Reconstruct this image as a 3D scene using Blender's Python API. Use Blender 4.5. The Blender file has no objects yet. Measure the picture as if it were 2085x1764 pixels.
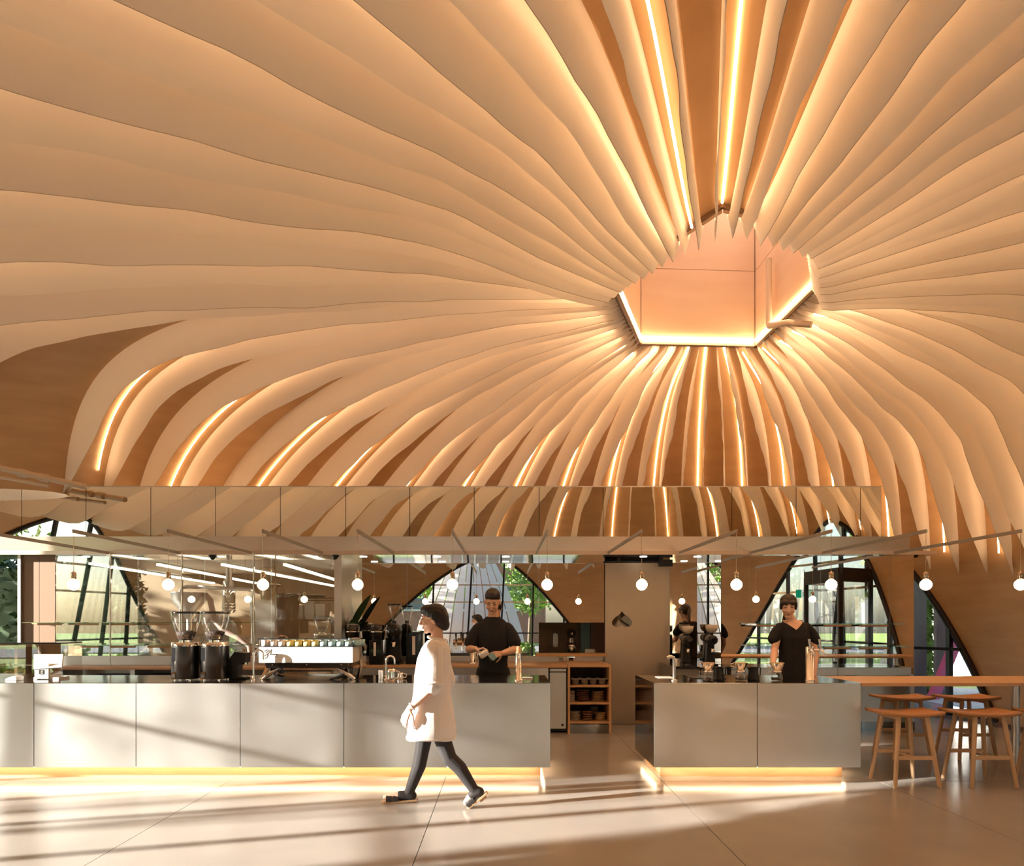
import bpy, bmesh, math, random
from mathutils import Vector, Matrix
from math import sin, cos, pi, radians, sqrt, atan2, tan, exp
random.seed(7)

# ------------------------------------------------------------------ camera
sc = bpy.context.scene
C = sc.collection
W_PX, H_PX, F_PX = 2085.0, 1764.0, 1390.0
VPX, VPY, EYE = 1027.0, 1265.0, 1.48          # vanishing point in pixels, eye height in metres
cam = bpy.data.cameras.new('camera'); camo = bpy.data.objects.new('camera', cam)
C.objects.link(camo); sc.camera = camo
camo.location = (0, 0, EYE); camo.rotation_euler = (pi/2, 0, 0)
cam.sensor_width = 36.0; cam.sensor_fit = 'HORIZONTAL'
cam.lens = F_PX/W_PX*36.0
cam.shift_x = (W_PX/2-VPX)/W_PX
cam.shift_y = (VPY-H_PX/2)/W_PX
cam.clip_start = 0.05; cam.clip_end = 400

# ------------------------------------------------------------------ sky, sun, exposure
SUN_EL, SUN_AZ = radians(13.5), radians(15.0)  # elevation; travel direction in plan, from +x towards +y
w = bpy.data.worlds.new('world'); sc.world = w; w.use_nodes = True
nt = w.node_tree
for n in list(nt.nodes): nt.nodes.remove(n)
sky = nt.nodes.new('ShaderNodeTexSky'); sky.sky_type = 'NISHITA'
sky.sun_disc = False; sky.sun_elevation = radians(28); sky.sun_rotation = radians(255)
sky.air_density = 1.0; sky.dust_density = 2.0; sky.ozone_density = 1.0
bg = nt.nodes.new('ShaderNodeBackground'); bg.inputs[1].default_value = 0.36
wo = nt.nodes.new('ShaderNodeOutputWorld')
nt.links.new(sky.outputs[0], bg.inputs[0]); nt.links.new(bg.outputs[0], wo.inputs[0])
sl = bpy.data.lights.new('sun', 'SUN'); slo = bpy.data.objects.new('sun', sl); C.objects.link(slo)
sl.energy = 34.0; sl.color = (1.0, 0.92, 0.82); sl.angle = radians(0.6)
sd = Vector((cos(SUN_AZ)*cos(SUN_EL), sin(SUN_AZ)*cos(SUN_EL), -sin(SUN_EL)))
slo.rotation_euler = sd.to_track_quat('-Z', 'Y').to_euler()
slo.location = (-20, -5, 12)

vs = sc.view_settings
sc.display_settings.display_device = 'sRGB'
vs.view_transform = 'Standard'; vs.look = 'None'; vs.exposure = 0.0; vs.gamma = 1.0
vs.use_curve_mapping = False
cy = sc.cycles
cy.max_bounces = 8; cy.diffuse_bounces = 5; cy.glossy_bounces = 4; cy.transmission_bounces = 5
cy.transparent_max_bounces = 9; cy.caustics_reflective = False; cy.caustics_refractive = False
cy.sample_clamp_indirect = 6.0
cy.use_adaptive_sampling = True; cy.adaptive_threshold = .1

# ------------------------------------------------------------------ pixel helper
def at(px, py, Y):
    return Vector(((px-VPX)/F_PX*Y, Y, EYE-(py-VPY)/F_PX*Y))
def X(px, Y): return (px-VPX)/F_PX*Y
def Z(py, Y): return EYE-(py-VPY)/F_PX*Y

# ------------------------------------------------------------------ materials
M = {}
def mat(name, color=(.5, .5, .5), rough=.5, metal=0., spec=.5, noise=None, bump=None, trans=0., coat=0., emis=None, estr=0., sheen=0., ior=1.45, stretch=(1, 1, 1), rnoise=0.):
    m = bpy.data.materials.new(name); m.use_nodes = True
    t = m.node_tree; b = t.nodes['Principled BSDF']
    b.inputs['Base Color'].default_value = (*color, 1)
    b.inputs['Roughness'].default_value = rough
    b.inputs['Metallic'].default_value = metal
    b.inputs['Specular IOR Level'].default_value = spec
    b.inputs['IOR'].default_value = ior
    b.inputs['Transmission Weight'].default_value = trans
    b.inputs['Coat Weight'].default_value = coat
    b.inputs['Sheen Weight'].default_value = sheen
    if emis:
        b.inputs['Emission Color'].default_value = (*emis, 1); b.inputs['Emission Strength'].default_value = estr
    co = None
    if noise or bump or rnoise:
        tc = t.nodes.new('ShaderNodeTexCoord'); mp = t.nodes.new('ShaderNodeMapping')
        mp.inputs['Scale'].default_value = stretch
        t.links.new(tc.outputs['Object'], mp.inputs[0]); co = mp.outputs[0]
    if noise:
        sc_, amt, col2 = noise
        nz = t.nodes.new('ShaderNodeTexNoise'); nz.inputs['Scale'].default_value = sc_; nz.inputs['Detail'].default_value = 3
        t.links.new(co, nz.inputs['Vector'])
        rp = t.nodes.new('ShaderNodeValToRGB')
        rp.color_ramp.elements[0].position = .5-amt/2; rp.color_ramp.elements[1].position = .5+amt/2
        rp.color_ramp.elements[0].color = (*color, 1); rp.color_ramp.elements[1].color = (*col2, 1)
        t.links.new(nz.outputs['Fac'], rp.inputs[0]); t.links.new(rp.outputs[0], b.inputs['Base Color'])
    if rnoise:
        nz = t.nodes.new('ShaderNodeTexNoise'); nz.inputs['Scale'].default_value = 2.0; nz.inputs['Detail'].default_value = 1
        t.links.new(co, nz.inputs['Vector'])
        mr = t.nodes.new('ShaderNodeMapRange'); mr.inputs['To Min'].default_value = max(0.02, rough-rnoise); mr.inputs['To Max'].default_value = rough+rnoise
        mr.inputs['From Min'].default_value = 0.; mr.inputs['From Max'].default_value = 1.; mr.clamp = False
        t.links.new(nz.outputs['Fac'], mr.inputs[0]); t.links.new(mr.outputs[0], b.inputs['Roughness'])
    if bump:
        sc_, st = bump
        nz = t.nodes.new('ShaderNodeTexNoise'); nz.inputs['Scale'].default_value = sc_; nz.inputs['Detail'].default_value = 4
        t.links.new(co, nz.inputs['Vector'])
        bp = t.nodes.new('ShaderNodeBump'); bp.inputs['Strength'].default_value = st; bp.inputs['Distance'].default_value = .02
        t.links.new(nz.outputs['Fac'], bp.inputs['Height']); t.links.new(bp.outputs[0], b.inputs['Normal'])
    M[name] = m
    return m

def emit(name, color, strength):
    m = bpy.data.materials.new(name); m.use_nodes = True; t = m.node_tree
    for n in list(t.nodes): t.nodes.remove(n)
    e = t.nodes.new('ShaderNodeEmission'); e.inputs[0].default_value = (*color, 1); e.inputs[1].default_value = strength
    o = t.nodes.new('ShaderNodeOutputMaterial'); t.links.new(e.outputs[0], o.inputs[0]); M[name] = m
def fabric(name, color, transl):
    m = bpy.data.materials.new(name); m.use_nodes = True; t = m.node_tree
    for n in list(t.nodes): t.nodes.remove(n)
    d = t.nodes.new('ShaderNodeBsdfDiffuse'); d.inputs[0].default_value = (*color, 1)
    tr = t.nodes.new('ShaderNodeBsdfTranslucent'); tr.inputs[0].default_value = (*color, 1)
    mx = t.nodes.new('ShaderNodeMixShader'); mx.inputs[0].default_value = transl
    o = t.nodes.new('ShaderNodeOutputMaterial')
    tc = t.nodes.new('ShaderNodeTexCoord')
    nz = t.nodes.new('ShaderNodeTexNoise'); nz.inputs['Scale'].default_value = 1.6; nz.inputs['Detail'].default_value = 3
    bp = t.nodes.new('ShaderNodeBump'); bp.inputs['Strength'].default_value = .16; bp.inputs['Distance'].default_value = .08
    t.links.new(tc.outputs['Object'], nz.inputs['Vector']); t.links.new(nz.outputs['Fac'], bp.inputs['Height'])
    t.links.new(bp.outputs[0], d.inputs['Normal']); t.links.new(bp.outputs[0], tr.inputs['Normal'])
    t.links.new(d.outputs[0], mx.inputs[1]); t.links.new(tr.outputs[0], mx.inputs[2]); t.links.new(mx.outputs[0], o.inputs[0]); M[name] = m
def thin_glass(name, tint=(.95, .98, .96), refl=.06, extra=.0):
    m = bpy.data.materials.new(name); m.use_nodes = True; t = m.node_tree
    for n in list(t.nodes): t.nodes.remove(n)
    tr = t.nodes.new('ShaderNodeBsdfTransparent'); tr.inputs[0].default_value = (*tint, 1)
    gl = t.nodes.new('ShaderNodeBsdfGlossy'); gl.inputs['Roughness'].default_value = 0.0; gl.inputs[0].default_value = (.95, .97, .95, 1)
    lw = t.nodes.new('ShaderNodeLayerWeight'); lw.inputs[0].default_value = .35
    mr = t.nodes.new('ShaderNodeMapRange'); mr.inputs['To Min'].default_value = refl; mr.inputs['To Max'].default_value = min(1, refl+.55)
    mx = t.nodes.new('ShaderNodeMixShader'); o = t.nodes.new('ShaderNodeOutputMaterial')
    t.links.new(lw.outputs['Facing'], mr.inputs[0]); t.links.new(mr.outputs[0], mx.inputs[0])
    t.links.new(tr.outputs[0], mx.inputs[1]); t.links.new(gl.outputs[0], mx.inputs[2]); t.links.new(mx.outputs[0], o.inputs[0]); M[name] = m

LEDC = (1.0, .61, .31)
fabric('fabric', (.92, .89, .85), .33)
mat('hem_thread', (.56, .48, .39), .8)
mat('plywood', (.50, .315, .165), .45, noise=(1.2, .5, (.59, .385, .21)), stretch=(1, 1, 6), spec=.35)
mat('plywood_pale', (.74, .52, .34), .5, noise=(1.3, .5, (.80, .58, .40)), stretch=(1, 1, 5))
emit('led', LEDC, 16.0)
emit('led_rim', LEDC, 70.0)
emit('led_tube', (1., .80, .58), 9.0)
emit('led_kick', (1., .70, .42), 34.0)
emit('bulb', (1., .72, .42), 14.0)
emit('downlight', (1., .9, .75), 6.0)
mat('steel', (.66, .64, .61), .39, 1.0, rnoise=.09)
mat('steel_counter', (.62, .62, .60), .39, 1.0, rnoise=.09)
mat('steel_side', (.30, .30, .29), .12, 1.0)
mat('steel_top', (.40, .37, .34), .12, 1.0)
mat('fascia', (.70, .58, .49), .34, 1.0)
mat('chrome', (.85, .83, .80), .06, 1.0)
mat('mirror', (.90, .88, .83), .004, 1.0)
mat('mirror_ceiling', (.72, .70, .67), .05, 1.0, bump=(1.4, .12))
mat('mirror_bulkhead', (.97, .93, .81), .008, 1.0)
mat('gun_metal', (.42, .40, .37), .35, 1.0)
mat('pewter', (.36, .35, .34), .35, 1.0)
mat('brass', (.55, .42, .30), .25, 1.0)
mat('black_metal', (.012, .012, .013), .35)
mat('black_gloss', (.010, .010, .011), .12, coat=.5)
mat('black_satin', (.022, .021, .020), .32, .3)
mat('grinder_metal', (.075, .07, .065), .28, 1.0)
mat('frame_black', (.012, .011, .011), .4)
mat('oak', (.55, .33, .17), .4, noise=(3, .5, (.62, .39, .21)), stretch=(1, 6, 6))
mat('oak_pale', (.62, .42, .24), .4, noise=(3, .5, (.68, .47, .28)), stretch=(6, 6, 1))
mat('oak_orange', (.50, .24, .10), .35, noise=(3, .5, (.56, .29, .13)), stretch=(1, 6, 6))
mat('oak_dark', (.20, .12, .07), .45, noise=(3, .5, (.25, .15, .09)))
mat('brown_panel', (.26, .17, .11), .4, noise=(1, .6, (.29, .19, .12)))
mat('concrete', (.27, .248, .225), .19, noise=(1.3, .9, (.36, .332, .30)), rnoise=.09, spec=.55)
mat('joint', (.10, .085, .07), .7)
mat('wall_warm', (.55, .40, .26), .6, noise=(.8, .6, (.60, .44, .29)))
mat('metal_door', (.58, .50, .41), .42, .75, rnoise=.09)
mat('white_plastic', (.78, .76, .72), .3)
mat('white_panel', (.90, .88, .85), .3)
mat('cup_white', (.80, .70, .63), .3); mat('cup_yellow', (.72, .58, .22), .3); mat('cup_blue', (.36, .55, .58), .3)
mat('teal', (.10, .35, .30), .4)
mat('blue_plastic', (.10, .14, .32), .4)
mat('coffee', (.045, .02, .012), .6, bump=(60, .6))
mat('ceramic_brown', (.14, .07, .035), .35); mat('ceramic_tan', (.50, .34, .19), .4); mat('ceramic_white', (.66, .60, .52), .35)
mat('grey_plastic', (.40, .38, .36), .4)
mat('pipe_cream', (.62, .48, .34), .45)
mat('skin', (.66, .39, .26), .5, noise=(9, .6, (.70, .42, .29))); mat('skin_pale', (.72, .46, .34), .5, noise=(9, .6, (.76, .49, .37)))
mat('lips', (.42, .16, .12), .45); mat('eye_dark', (.015, .010, .008), .3); mat('nail', (.66, .42, .33), .35)
mat('hair_black', (.012, .009, .008), .45, bump=(60, .5), stretch=(1, 1, .25)); mat('hair_brown', (.028, .016, .011), .42, bump=(60, .5), stretch=(1, 1, .25))
mat('cloth_black', (.009, .008, .0085), .85, bump=(9, .25)); mat('cloth_white', (.80, .76, .74), .8, bump=(7, .35))
mat('tights', (.030, .026, .028), .75); mat('leather_black', (.02, .018, .018), .35); mat('sole_wood', (.50, .32, .18), .5)
mat('leaf', (.10, .22, .035), .5, noise=(6, .7, (.22, .36, .06))); mat('leaf_light', (.22, .36, .06), .5, noise=(6, .7, (.38, .50, .12)))
mat('leaf_dark', (.025, .06, .02), .4, noise=(6, .7, (.05, .10, .03))); mat('bark', (.10, .07, .05), .8)
mat('grass', (.22, .34, .07), .9, noise=(4, .7, (.34, .46, .12))); mat('paving', (.42, .41, .40), .8, noise=(2, .6, (.50, .49, .47)))
mat('asphalt', (.16, .17, .19), .9); mat('brick_red', (.34, .17, .12), .8); mat('cladding', (.60, .56, .50), .35, .3, noise=(.9, .6, (.70, .66, .60)))
mat('cladding_dark', (.11, .085, .085), .4, .3); mat('pink_paint', (.55, .10, .20), .5); mat('white_wall', (.75, .75, .76), .7); mat('window_glass', (.12, .17, .20), .08)
mat('gravel', (.10, .09, .08), .9, bump=(40, 1.))
mat('sign_green', (.0, .20, .11), .4, emis=(.0, .30, .17), estr=.6); mat('sign_white', (.8, .85, .8), .4, emis=(.8, .9, .85), estr=.6)
mat('letter_white', (.85, .85, .85), .5); mat('letter_black', (.015, .015, .015), .5); mat('blue_tag', (.05, .45, .62), .5)
mat('red_paint', (.5, .05, .04), .5); mat('bread', (.36, .17, .06), .6); mat('paper', (.80, .78, .74), .7)
mat('pink_plastic', (.55, .38, .34), .4); mat('screen_dark', (.02, .02, .025), .1)
thin_glass('glass', (.97, .99, .98), .05); thin_glass('glass_kitchen', (.93, .96, .94), .30)
thin_glass('glass_shelf', (.80, .92, .88), .10); thin_glass('glass_clear', (.96, .97, .97), .07)

# ------------------------------------------------------------------ mesh helpers
class MB:
    def __init__(s): s.v = []; s.f = []; s.sm = []
    def add(s, vs_, fs, smooth=False):
        o = len(s.v); s.v += [tuple(v) for v in vs_]
        for f in fs: s.f.append([i+o for i in f]); s.sm.append(smooth)
        return s
    def box(s, x0, x1, y0, y1, z0, z1):
        v = [(x0, y0, z0), (x1, y0, z0), (x1, y1, z0), (x0, y1, z0), (x0, y0, z1), (x1, y0, z1), (x1, y1, z1), (x0, y1, z1)]
        return s.add(v, [(0, 3, 2, 1), (4, 5, 6, 7), (0, 1, 5, 4), (1, 2, 6, 5), (2, 3, 7, 6), (3, 0, 4, 7)])
    def quad(s, a, b, c, d): return s.add([a, b, c, d], [(0, 1, 2, 3)])
    def tube(s, path, r, n=10, cap=True, ell=None):
        # swept circle along a path; r a number or one radius per point
        P = [Vector(p) for p in path]; rr = r if isinstance(r, (list, tuple)) else [r]*len(P)
        rings = []; up = None; vs_ = []; fs = []
        for i, p in enumerate(P):
            d = (P[min(i+1, len(P)-1)]-P[max(i-1, 0)]).normalized()
            if up is None:
                up = Vector((0, 0, 1)) if abs(d.z) < .9 else Vector((0, 1, 0))
            a = d.cross(up); a.normalize(); b = a.cross(d); b.normalize(); up = b
            for k in range(n):
                t = 2*pi*k/n; e = ell or (1, 1)
                vs_.append(p+a*cos(t)*rr[i]*e[0]+b*sin(t)*rr[i]*e[1])
        for i in range(len(P)-1):
            for k in range(n):
                fs.append((i*n+k, i*n+(k+1) % n, (i+1)*n+(k+1) % n, (i+1)*n+k))
        s.add(vs_, fs, True)
        if cap:
            s.add(vs_[:n], [tuple(range(n))[::-1]]); s.add(vs_[-n:], [tuple(range(n))])
        return s
    def bar(s, a, b, wx, wz):
        # rectangular bar from a to b
        a = Vector(a); b = Vector(b); d = (b-a).normalized()
        up = Vector((0, 0, 1)) if abs(d.z) < .95 else Vector((0, 1, 0))
        u = d.cross(up).normalized(); v = u.cross(d).normalized()
        vs_ = []
        for p in (a, b):
            for (i, j) in ((-1, -1), (1, -1), (1, 1), (-1, 1)): vs_.append(p+u*wx/2*i+v*wz/2*j)
        return s.add(vs_, [(0, 3, 2, 1), (4, 5, 6, 7), (0, 1, 5, 4), (1, 2, 6, 5), (2, 3, 7, 6), (3, 0, 4, 7)])
    def lathe(s, prof, c=(0, 0, 0), n=20, axis='z', cap=True):
        # profile of (radius, height) turned about an axis
        vs_ = []; fs = []
        for (r, h) in prof:
            for k in range(n):
                t = 2*pi*k/n
                if axis == 'z': p = (c[0]+r*cos(t), c[1]+r*sin(t), c[2]+h)
                elif axis == 'y': p = (c[0]+r*cos(t), c[1]+h, c[2]-r*sin(t))
                else: p = (c[0]+h, c[1]+r*cos(t), c[2]+r*sin(t))
                vs_.append(p)
        m = len(prof)
        for i in range(m-1):
            for k in range(n): fs.append((i*n+k, i*n+(k+1) % n, (i+1)*n+(k+1) % n, (i+1)*n+k))
        s.add(vs_, fs, True)
        if cap:
            if prof[0][0] > 1e-4: s.add(vs_[:n], [tuple(range(n))[::-1]])
            if prof[-1][0] > 1e-4: s.add(vs_[-n:], [tuple(range(n))])
        return s
    def ball(s, c, rx, ry=None, rz=None, n=14, m=9, rot=None):
        ry = rx if ry is None else ry; rz = rx if rz is None else rz
        vs_ = []; fs = []
        for i in range(m+1):
            ph = pi*i/m
            for k in range(n):
                t = 2*pi*k/n
                p = Vector((rx*sin(ph)*cos(t), ry*sin(ph)*sin(t), -rz*cos(ph)))
                if rot: p = rot @ p
                vs_.append(p+Vector(c))
        for i in range(m):
            for k in range(n): fs.append((i*n+k, i*n+(k+1) % n, (i+1)*n+(k+1) % n, (i+1)*n+k))
        return s.add(vs_, fs, True)
    def prism(s, pts, d, axis='y', o=0.):
        # outline pts (a, b) extruded along an axis from o to o+d; axis y: (x, z); axis z: (x, y); axis x: (y, z)
        n = len(pts)
        def p3(a, b, h):
            return (a, h, b) if axis == 'y' else ((a, b, h) if axis == 'z' else (h, a, b))
        vs_ = [p3(a, b, o) for a, b in pts]+[p3(a, b, o+d) for a, b in pts]
        fs = [tuple(range(n)), tuple(range(n, 2*n))[::-1]]+[(i, i+n, (i+1) % n+n, (i+1) % n) for i in range(n)]
        return s.add(vs_, fs)
    def rbox(s, x0, x1, y0, y1, z0, z1, r=.01, axis='z', n=4):
        # box with rounded vertical corners about an axis
        if axis == 'z': a0, a1, b0, b1, o, d = x0, x1, y0, y1, z0, z1-z0
        elif axis == 'y': a0, a1, b0, b1, o, d = x0, x1, z0, z1, y0, y1-y0
        else: a0, a1, b0, b1, o, d = y0, y1, z0, z1, x0, x1-x0
        pts = []
        for cx, cy_, t0 in ((a1-r, b1-r, 0), (a0+r, b1-r, pi/2), (a0+r, b0+r, pi), (a1-r, b0+r, 1.5*pi)):
            for k in range(n+1):
                t = t0+pi/2*k/n; pts.append((cx+r*cos(t), cy_+r*sin(t)))
        return s.prism(pts, d, axis, o)
    def mesh(s, name):
        me = bpy.data.meshes.new(name); me.from_pydata(s.v, [], s.f)
        me.polygons.foreach_set('use_smooth', s.sm); me.update()
        bm = bmesh.new(); bm.from_mesh(me)
        bmesh.ops.recalc_face_normals(bm, faces=bm.faces); bm.to_mesh(me); bm.free()
        return me
    def build(s, name, m, parent=None, bevel=0.):
        me = s.mesh(name)
        if bevel:
            bm = bmesh.new(); bm.from_mesh(me)
            bmesh.ops.remove_doubles(bm, verts=bm.verts, dist=1e-5)
            es = [e for e in bm.edges if len(e.link_faces) == 2 and e.calc_face_angle(0) > .6]
            try: bmesh.ops.bevel(bm, geom=es, offset=bevel, segments=2, affect='EDGES', profile=.5)
            except Exception: pass
            bm.to_mesh(me); bm.free()
        return obj(name, me, m, parent)

def obj(name, me, m, parent=None):
    o = bpy.data.objects.new(name, me); C.objects.link(o)
    if m: me.materials.append(M[m] if isinstance(m, str) else m)
    if parent:
        o.parent = parent
        o.location = -Vector(parent.location)  # geometry is given in world metres; parents are never rotated when built
    return o
def tag(o, label, cat, group=None):
    o['label'] = label; o['category'] = cat
    if group: o['group'] = group
    return o
def thing(name, label, cat, loc=(0, 0, 0), group=None):
    o = bpy.data.objects.new(name, None); C.objects.link(o); o.location = loc; o.empty_display_size = .1
    return tag(o, label, cat, group)
def struct(o): o['kind'] = 'structure'; return o
def copy_tree(o, loc=None, rz=None, label=None, parent=None):
    c = o.copy(); C.objects.link(c); c.parent = parent
    if loc is not None: c.location = loc
    if rz is not None: c.rotation_euler = (0, 0, rz)
    if label: c['label'] = label
    for ch in o.children:
        k = copy_tree(ch, parent=c); k.location = ch.location
    return c
def lerp(a, b, t): return a+(b-a)*t
def interp(tab, x):
    if x <= tab[0][0]: return tab[0][1]
    for (a, u), (b, v) in zip(tab, tab[1:]):
        if x <= b:
            t = (x-a)/(b-a); return u+(v-u)*t
    return tab[-1][1]
def smoothstep(t): t = max(0., min(1., t)); return t*t*(3-2*t)
import bisect

# ================================================================== the pavilion shell
CX, CY = 2.2, 7.27            # axis of the oculus in plan
Z0 = 5.02                     # height of the ceiling around the oculus
RTAB = [(-180, 13.3), (-176, 12.9), (-160, 12.6), (-142, 13.6), (-122, 13.6), (-104, 12.2), (-85, 11.8), (-72, 10.2), (-63, 8.4), (-50, 6.9), (-36, 6.0),
        (-20, 5.3), (-9, 5.0), (0, 5.0), (22, 5.3), (29, 5.65), (40, 5.8), (60, 6.0), (75, 6.15), (85, 6.5), (95, 7.3), (110, 8.8), (130, 10.2), (145, 9.6), (155, 8.9),
        (166, 8.25), (171.5, 8.45), (175, 12.4), (177, 13.2), (180, 13.3)]
def wrap(th):
    while th > 180: th -= 360
    while th <= -180: th += 360
    return th
def R_of(th):
    # footprint radius, softened between the table's entries
    return sum(interp(RTAB, wrap(th+d))*k for d, k in ((-3, .2), (-1.2, .2), (0, .2), (1.2, .2), (3, .2)))
def pex(th):
    return interp([(-180, 3.6), (-170, 3.4), (-90, 3.4), (-60, 4.), (-40, 5.), (60, 5.), (80, 4.4), (95, 3.0), (110, 2.3), (130, 2.1), (145, 2.8), (155, 4.2), (165, 6.5), (172, 7.), (176, 5.), (180, 3.6)], wrap(th))
BUMP = [(-180, .56), (-140, .55), (-110, .46), (-90, .40), (-60, .25), (-30, .12), (0, .06), (40, .06), (75, .12), (110, .30), (140, .44), (168, .46), (180, .56)]
def ztop(th, r):
    # the ceiling swells a little above the rim on the long side of the room
    return Z0+interp(BUMP, wrap(th))*smoothstep((r-r_rim(th))/2.3)
def ceil_pt(th, a):
    p = pex(th); r = R_of(th)*max(0., sin(a))**(2/p); return r, ztop(th, r)*max(0., cos(a))**(2/p)
def r_at(th, z):
    p = pex(th); s = max(0., min(1., z/(Z0+interp(BUMP, wrap(th))))); return R_of(th)*(1-s**p)**(1/p)
def pol(th, r, z):
    t = radians(th); return Vector((CX+r*cos(t), CY+r*sin(t), z))
# oculus outline in plan
OCU = [(1.14, 7.07), (1.72, 8.61), (3.19, 8.69), (3.25, 7.11), (2.76, 6.2), (1.87, 5.85)]
def r_rim(th):
    d = Vector((cos(radians(th)), sin(radians(th)))); best = 9
    for i in range(6):
        a = Vector(OCU[i])-Vector((CX, CY)); b = Vector(OCU[(i+1) % 6])-Vector((CX, CY)); e = b-a
        den = d.x*e.y-d.y*e.x
        if abs(den) < 1e-9: continue
        t = (a.x*e.y-a.y*e.x)/den; u = (a.x*d.y-a.y*d.x)/den
        if t > 0 and -1e-6 <= u <= 1+1e-6: best = min(best, t)
    return best
RIMZ = Z0-.02
# arched openings between the petals: centre angle, half width (degrees), height, exponent
ARCH = [(56, 28, 3.5, 1.75), (-36, 27, 3.6, 1.6), (-104, 19, 3.7, 1.7), (-163.5, 17, 3.7, 1.7)]
def z_low(th):
    z = 0.
    for c, hw, h, p in ARCH:
        u = abs(wrap(th-c))/hw
        if u < 1: z = max(z, h*(1-u**p))
    if 83 < th < 173: z = max(z, 2.62+.56*smoothstep((th-146)/10))
    return z
# shell sectors: the five leaning petals of plywood
def shell_sector(name, t0, t1, m):
    n = max(8, int((t1-t0)/1.0)); rows = 44; mb = MB(); vs_ = []; fs = []
    for i in range(n+1):
        th = t0+(t1-t0)*i/n; zl = z_low(wrap(th)); r0 = r_rim(th)
        r1 = r_at(th, zl) if zl > 0 else R_of(th)
        # even steps in the profile's parameter
        R = R_of(th); pe = pex(th)
        a0 = math.asin(min(1, (r0/R)**(pe/2))); a1 = math.acos(max(0, min(1, (zl/(Z0+interp(BUMP, wrap(th))))**(pe/2))))
        for j in range(rows+1):
            q = j/rows
            # crowd the first rows so that the flat part is well divided
            a = a0+(a1-a0)*q**1.7
            r, z = ceil_pt(th, a)
            vs_.append(pol(th, r, z))
    for i in range(n):
        for j in range(rows):
            a = i*(rows+1)+j; fs.append((a, a+1, a+rows+2, a+rows+1))
    mb.add(vs_, fs, True)
    return mb.build(name, m)
ceil = struct(shell_sector('ceiling', -180, 180, 'plywood'))
# black frame along every arch edge, glazing below
def arch_window(k, c, hw, h, p, npan, label):
    root = bpy.data.objects.new('window_%d' % (k+1), None); C.objects.link(root); root['kind'] = 'structure'
    root['label'] = label
    path = [pol(c+hw*u/40*1.0, r_at(c+hw*u/40, max(.0, h*(1-abs(u/40)**p)))-.02, max(.02, h*(1-abs(u/40)**p))) for u in range(-40, 41)]
    MB().tube(path, .05, 6).build('frame', 'frame_black', root)
    # panes: flat strips between mullions
    for i in range(npan):
        u0 = -1+2*i/npan; u1 = -1+2*(i+1)/npan
        A = []
        for q in range(5):
            u = lerp(u0, u1, q/4); th = c+hw*u; r = R_of(th)-.03
            zz = max(.06, h*(1-abs(u)**p)-.02); A.append((pol(th, r, 0.03), pol(th, r_at(th, zz)-.03, zz)))
        # straighten the pane: same plane through its two ends
        a, b = A[0][0], A[4][0]; vs_ = []; fs = []
        for q in range(5):
            pnt = a.lerp(b, q/4); vs_ += [(pnt.x, pnt.y, .03), tuple(A[q][1])]
        for q in range(4): fs.append((2*q, 2*q+2, 2*q+3, 2*q+1))
        MB().add(vs_, fs).build('pane', 'glass', root)
        if i:
            mb = MB(); mb.bar((a.x, a.y, 0), A[0][1], .06, .09); mb.build('mullion', 'frame_black', root)
    for zt in (1.05, 2.15, 2.75):
        if zt > h-.4: continue
        um = ((1-zt/h))**(1/p)
        path = [pol(c+hw*um*q/12, r_at(c+hw*um*q/12, zt)*.6+R_of(c+hw*um*q/12)*.4-.06, zt) for q in range(-12, 13)]
        mb = MB()
        for a, b in zip(path, path[1:]): mb.bar(a, b, .05, .045)
        mb.build('transom', 'frame_black' if zt < 2 else 'brass', root)
    path = [pol(c+hw*q/16, R_of(c+hw*q/16)-.03, .03) for q in range(-16, 17)]
    mb = MB()
    for a, b in zip(path, path[1:]): mb.bar(a, b, .06, .06)
    mb.build('window_sill', 'frame_black', root)
arch_window(0, *ARCH[0], 8, 'arched glass wall in the gap of the plywood beside the bar table')
arch_window(1, *ARCH[1], 7, 'arched glass entrance wall by the bar table')
arch_window(2, *ARCH[2], 7, 'arched glass wall seen in the mirrors behind the bar')
arch_window(3, *ARCH[3], 9, 'arched glass wall that lets in the low sun')

# lantern shaft over the oculus: six plywood panels, each with a seam
shaft = bpy.data.objects.new('trim_1', None); C.objects.link(shaft); shaft['kind'] = 'structure'
for i in range(6):
    a = Vector(OCU[i]); b = Vector(OCU[(i+1) % 6]); e = (b-a).normalized(); nrm = Vector((e.y, -e.x))
    if nrm.dot((a+b)/2-Vector((CX, CY))) < 0: nrm = -nrm
    g = .006
    for z0, z1 in ((RIMZ-.02, RIMZ+.93), (RIMZ+.937, RIMZ+2.1)):
        p = [a+e*g, b-e*g, b-e*g+nrm*.04, a+e*g+nrm*.04]
        MB().prism([(q.x, q.y) for q in p], z1-z0, 'z', z0).build('panel', 'plywood_pale', shaft)
    p = [a-e*.06+nrm*.041, b+e*.06+nrm*.041, b+e*.06+nrm*.06, a-e*.06+nrm*.06]
    MB().prism([(q.x, q.y) for q in p], 2.12, 'z', RIMZ-.02).build('backing', 'oak_dark', shaft)
# glazed cap of the lantern
mb = MB(); mb.add([(x, y, RIMZ+2.1) for x, y in OCU], [tuple(range(6))]); mb.build('skylight_pane', 'glass', shaft)
# LED line that runs round inside the rim
led = thing('rim_led_strip', 'glowing LED line around the foot of the six-sided skylight shaft', 'LED strip', (CX, CY, RIMZ))
for i in range(6):
    a = Vector(OCU[i]); b = Vector(OCU[(i+1) % 6]); cc = Vector((CX, CY))
    a = cc+(a-cc)*.985; b = cc+(b-cc)*.985
    MB().bar((a.x, a.y, RIMZ+.045), (b.x, b.y, RIMZ+.045), .010, .012).build('strip', 'led_rim', led)

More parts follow.
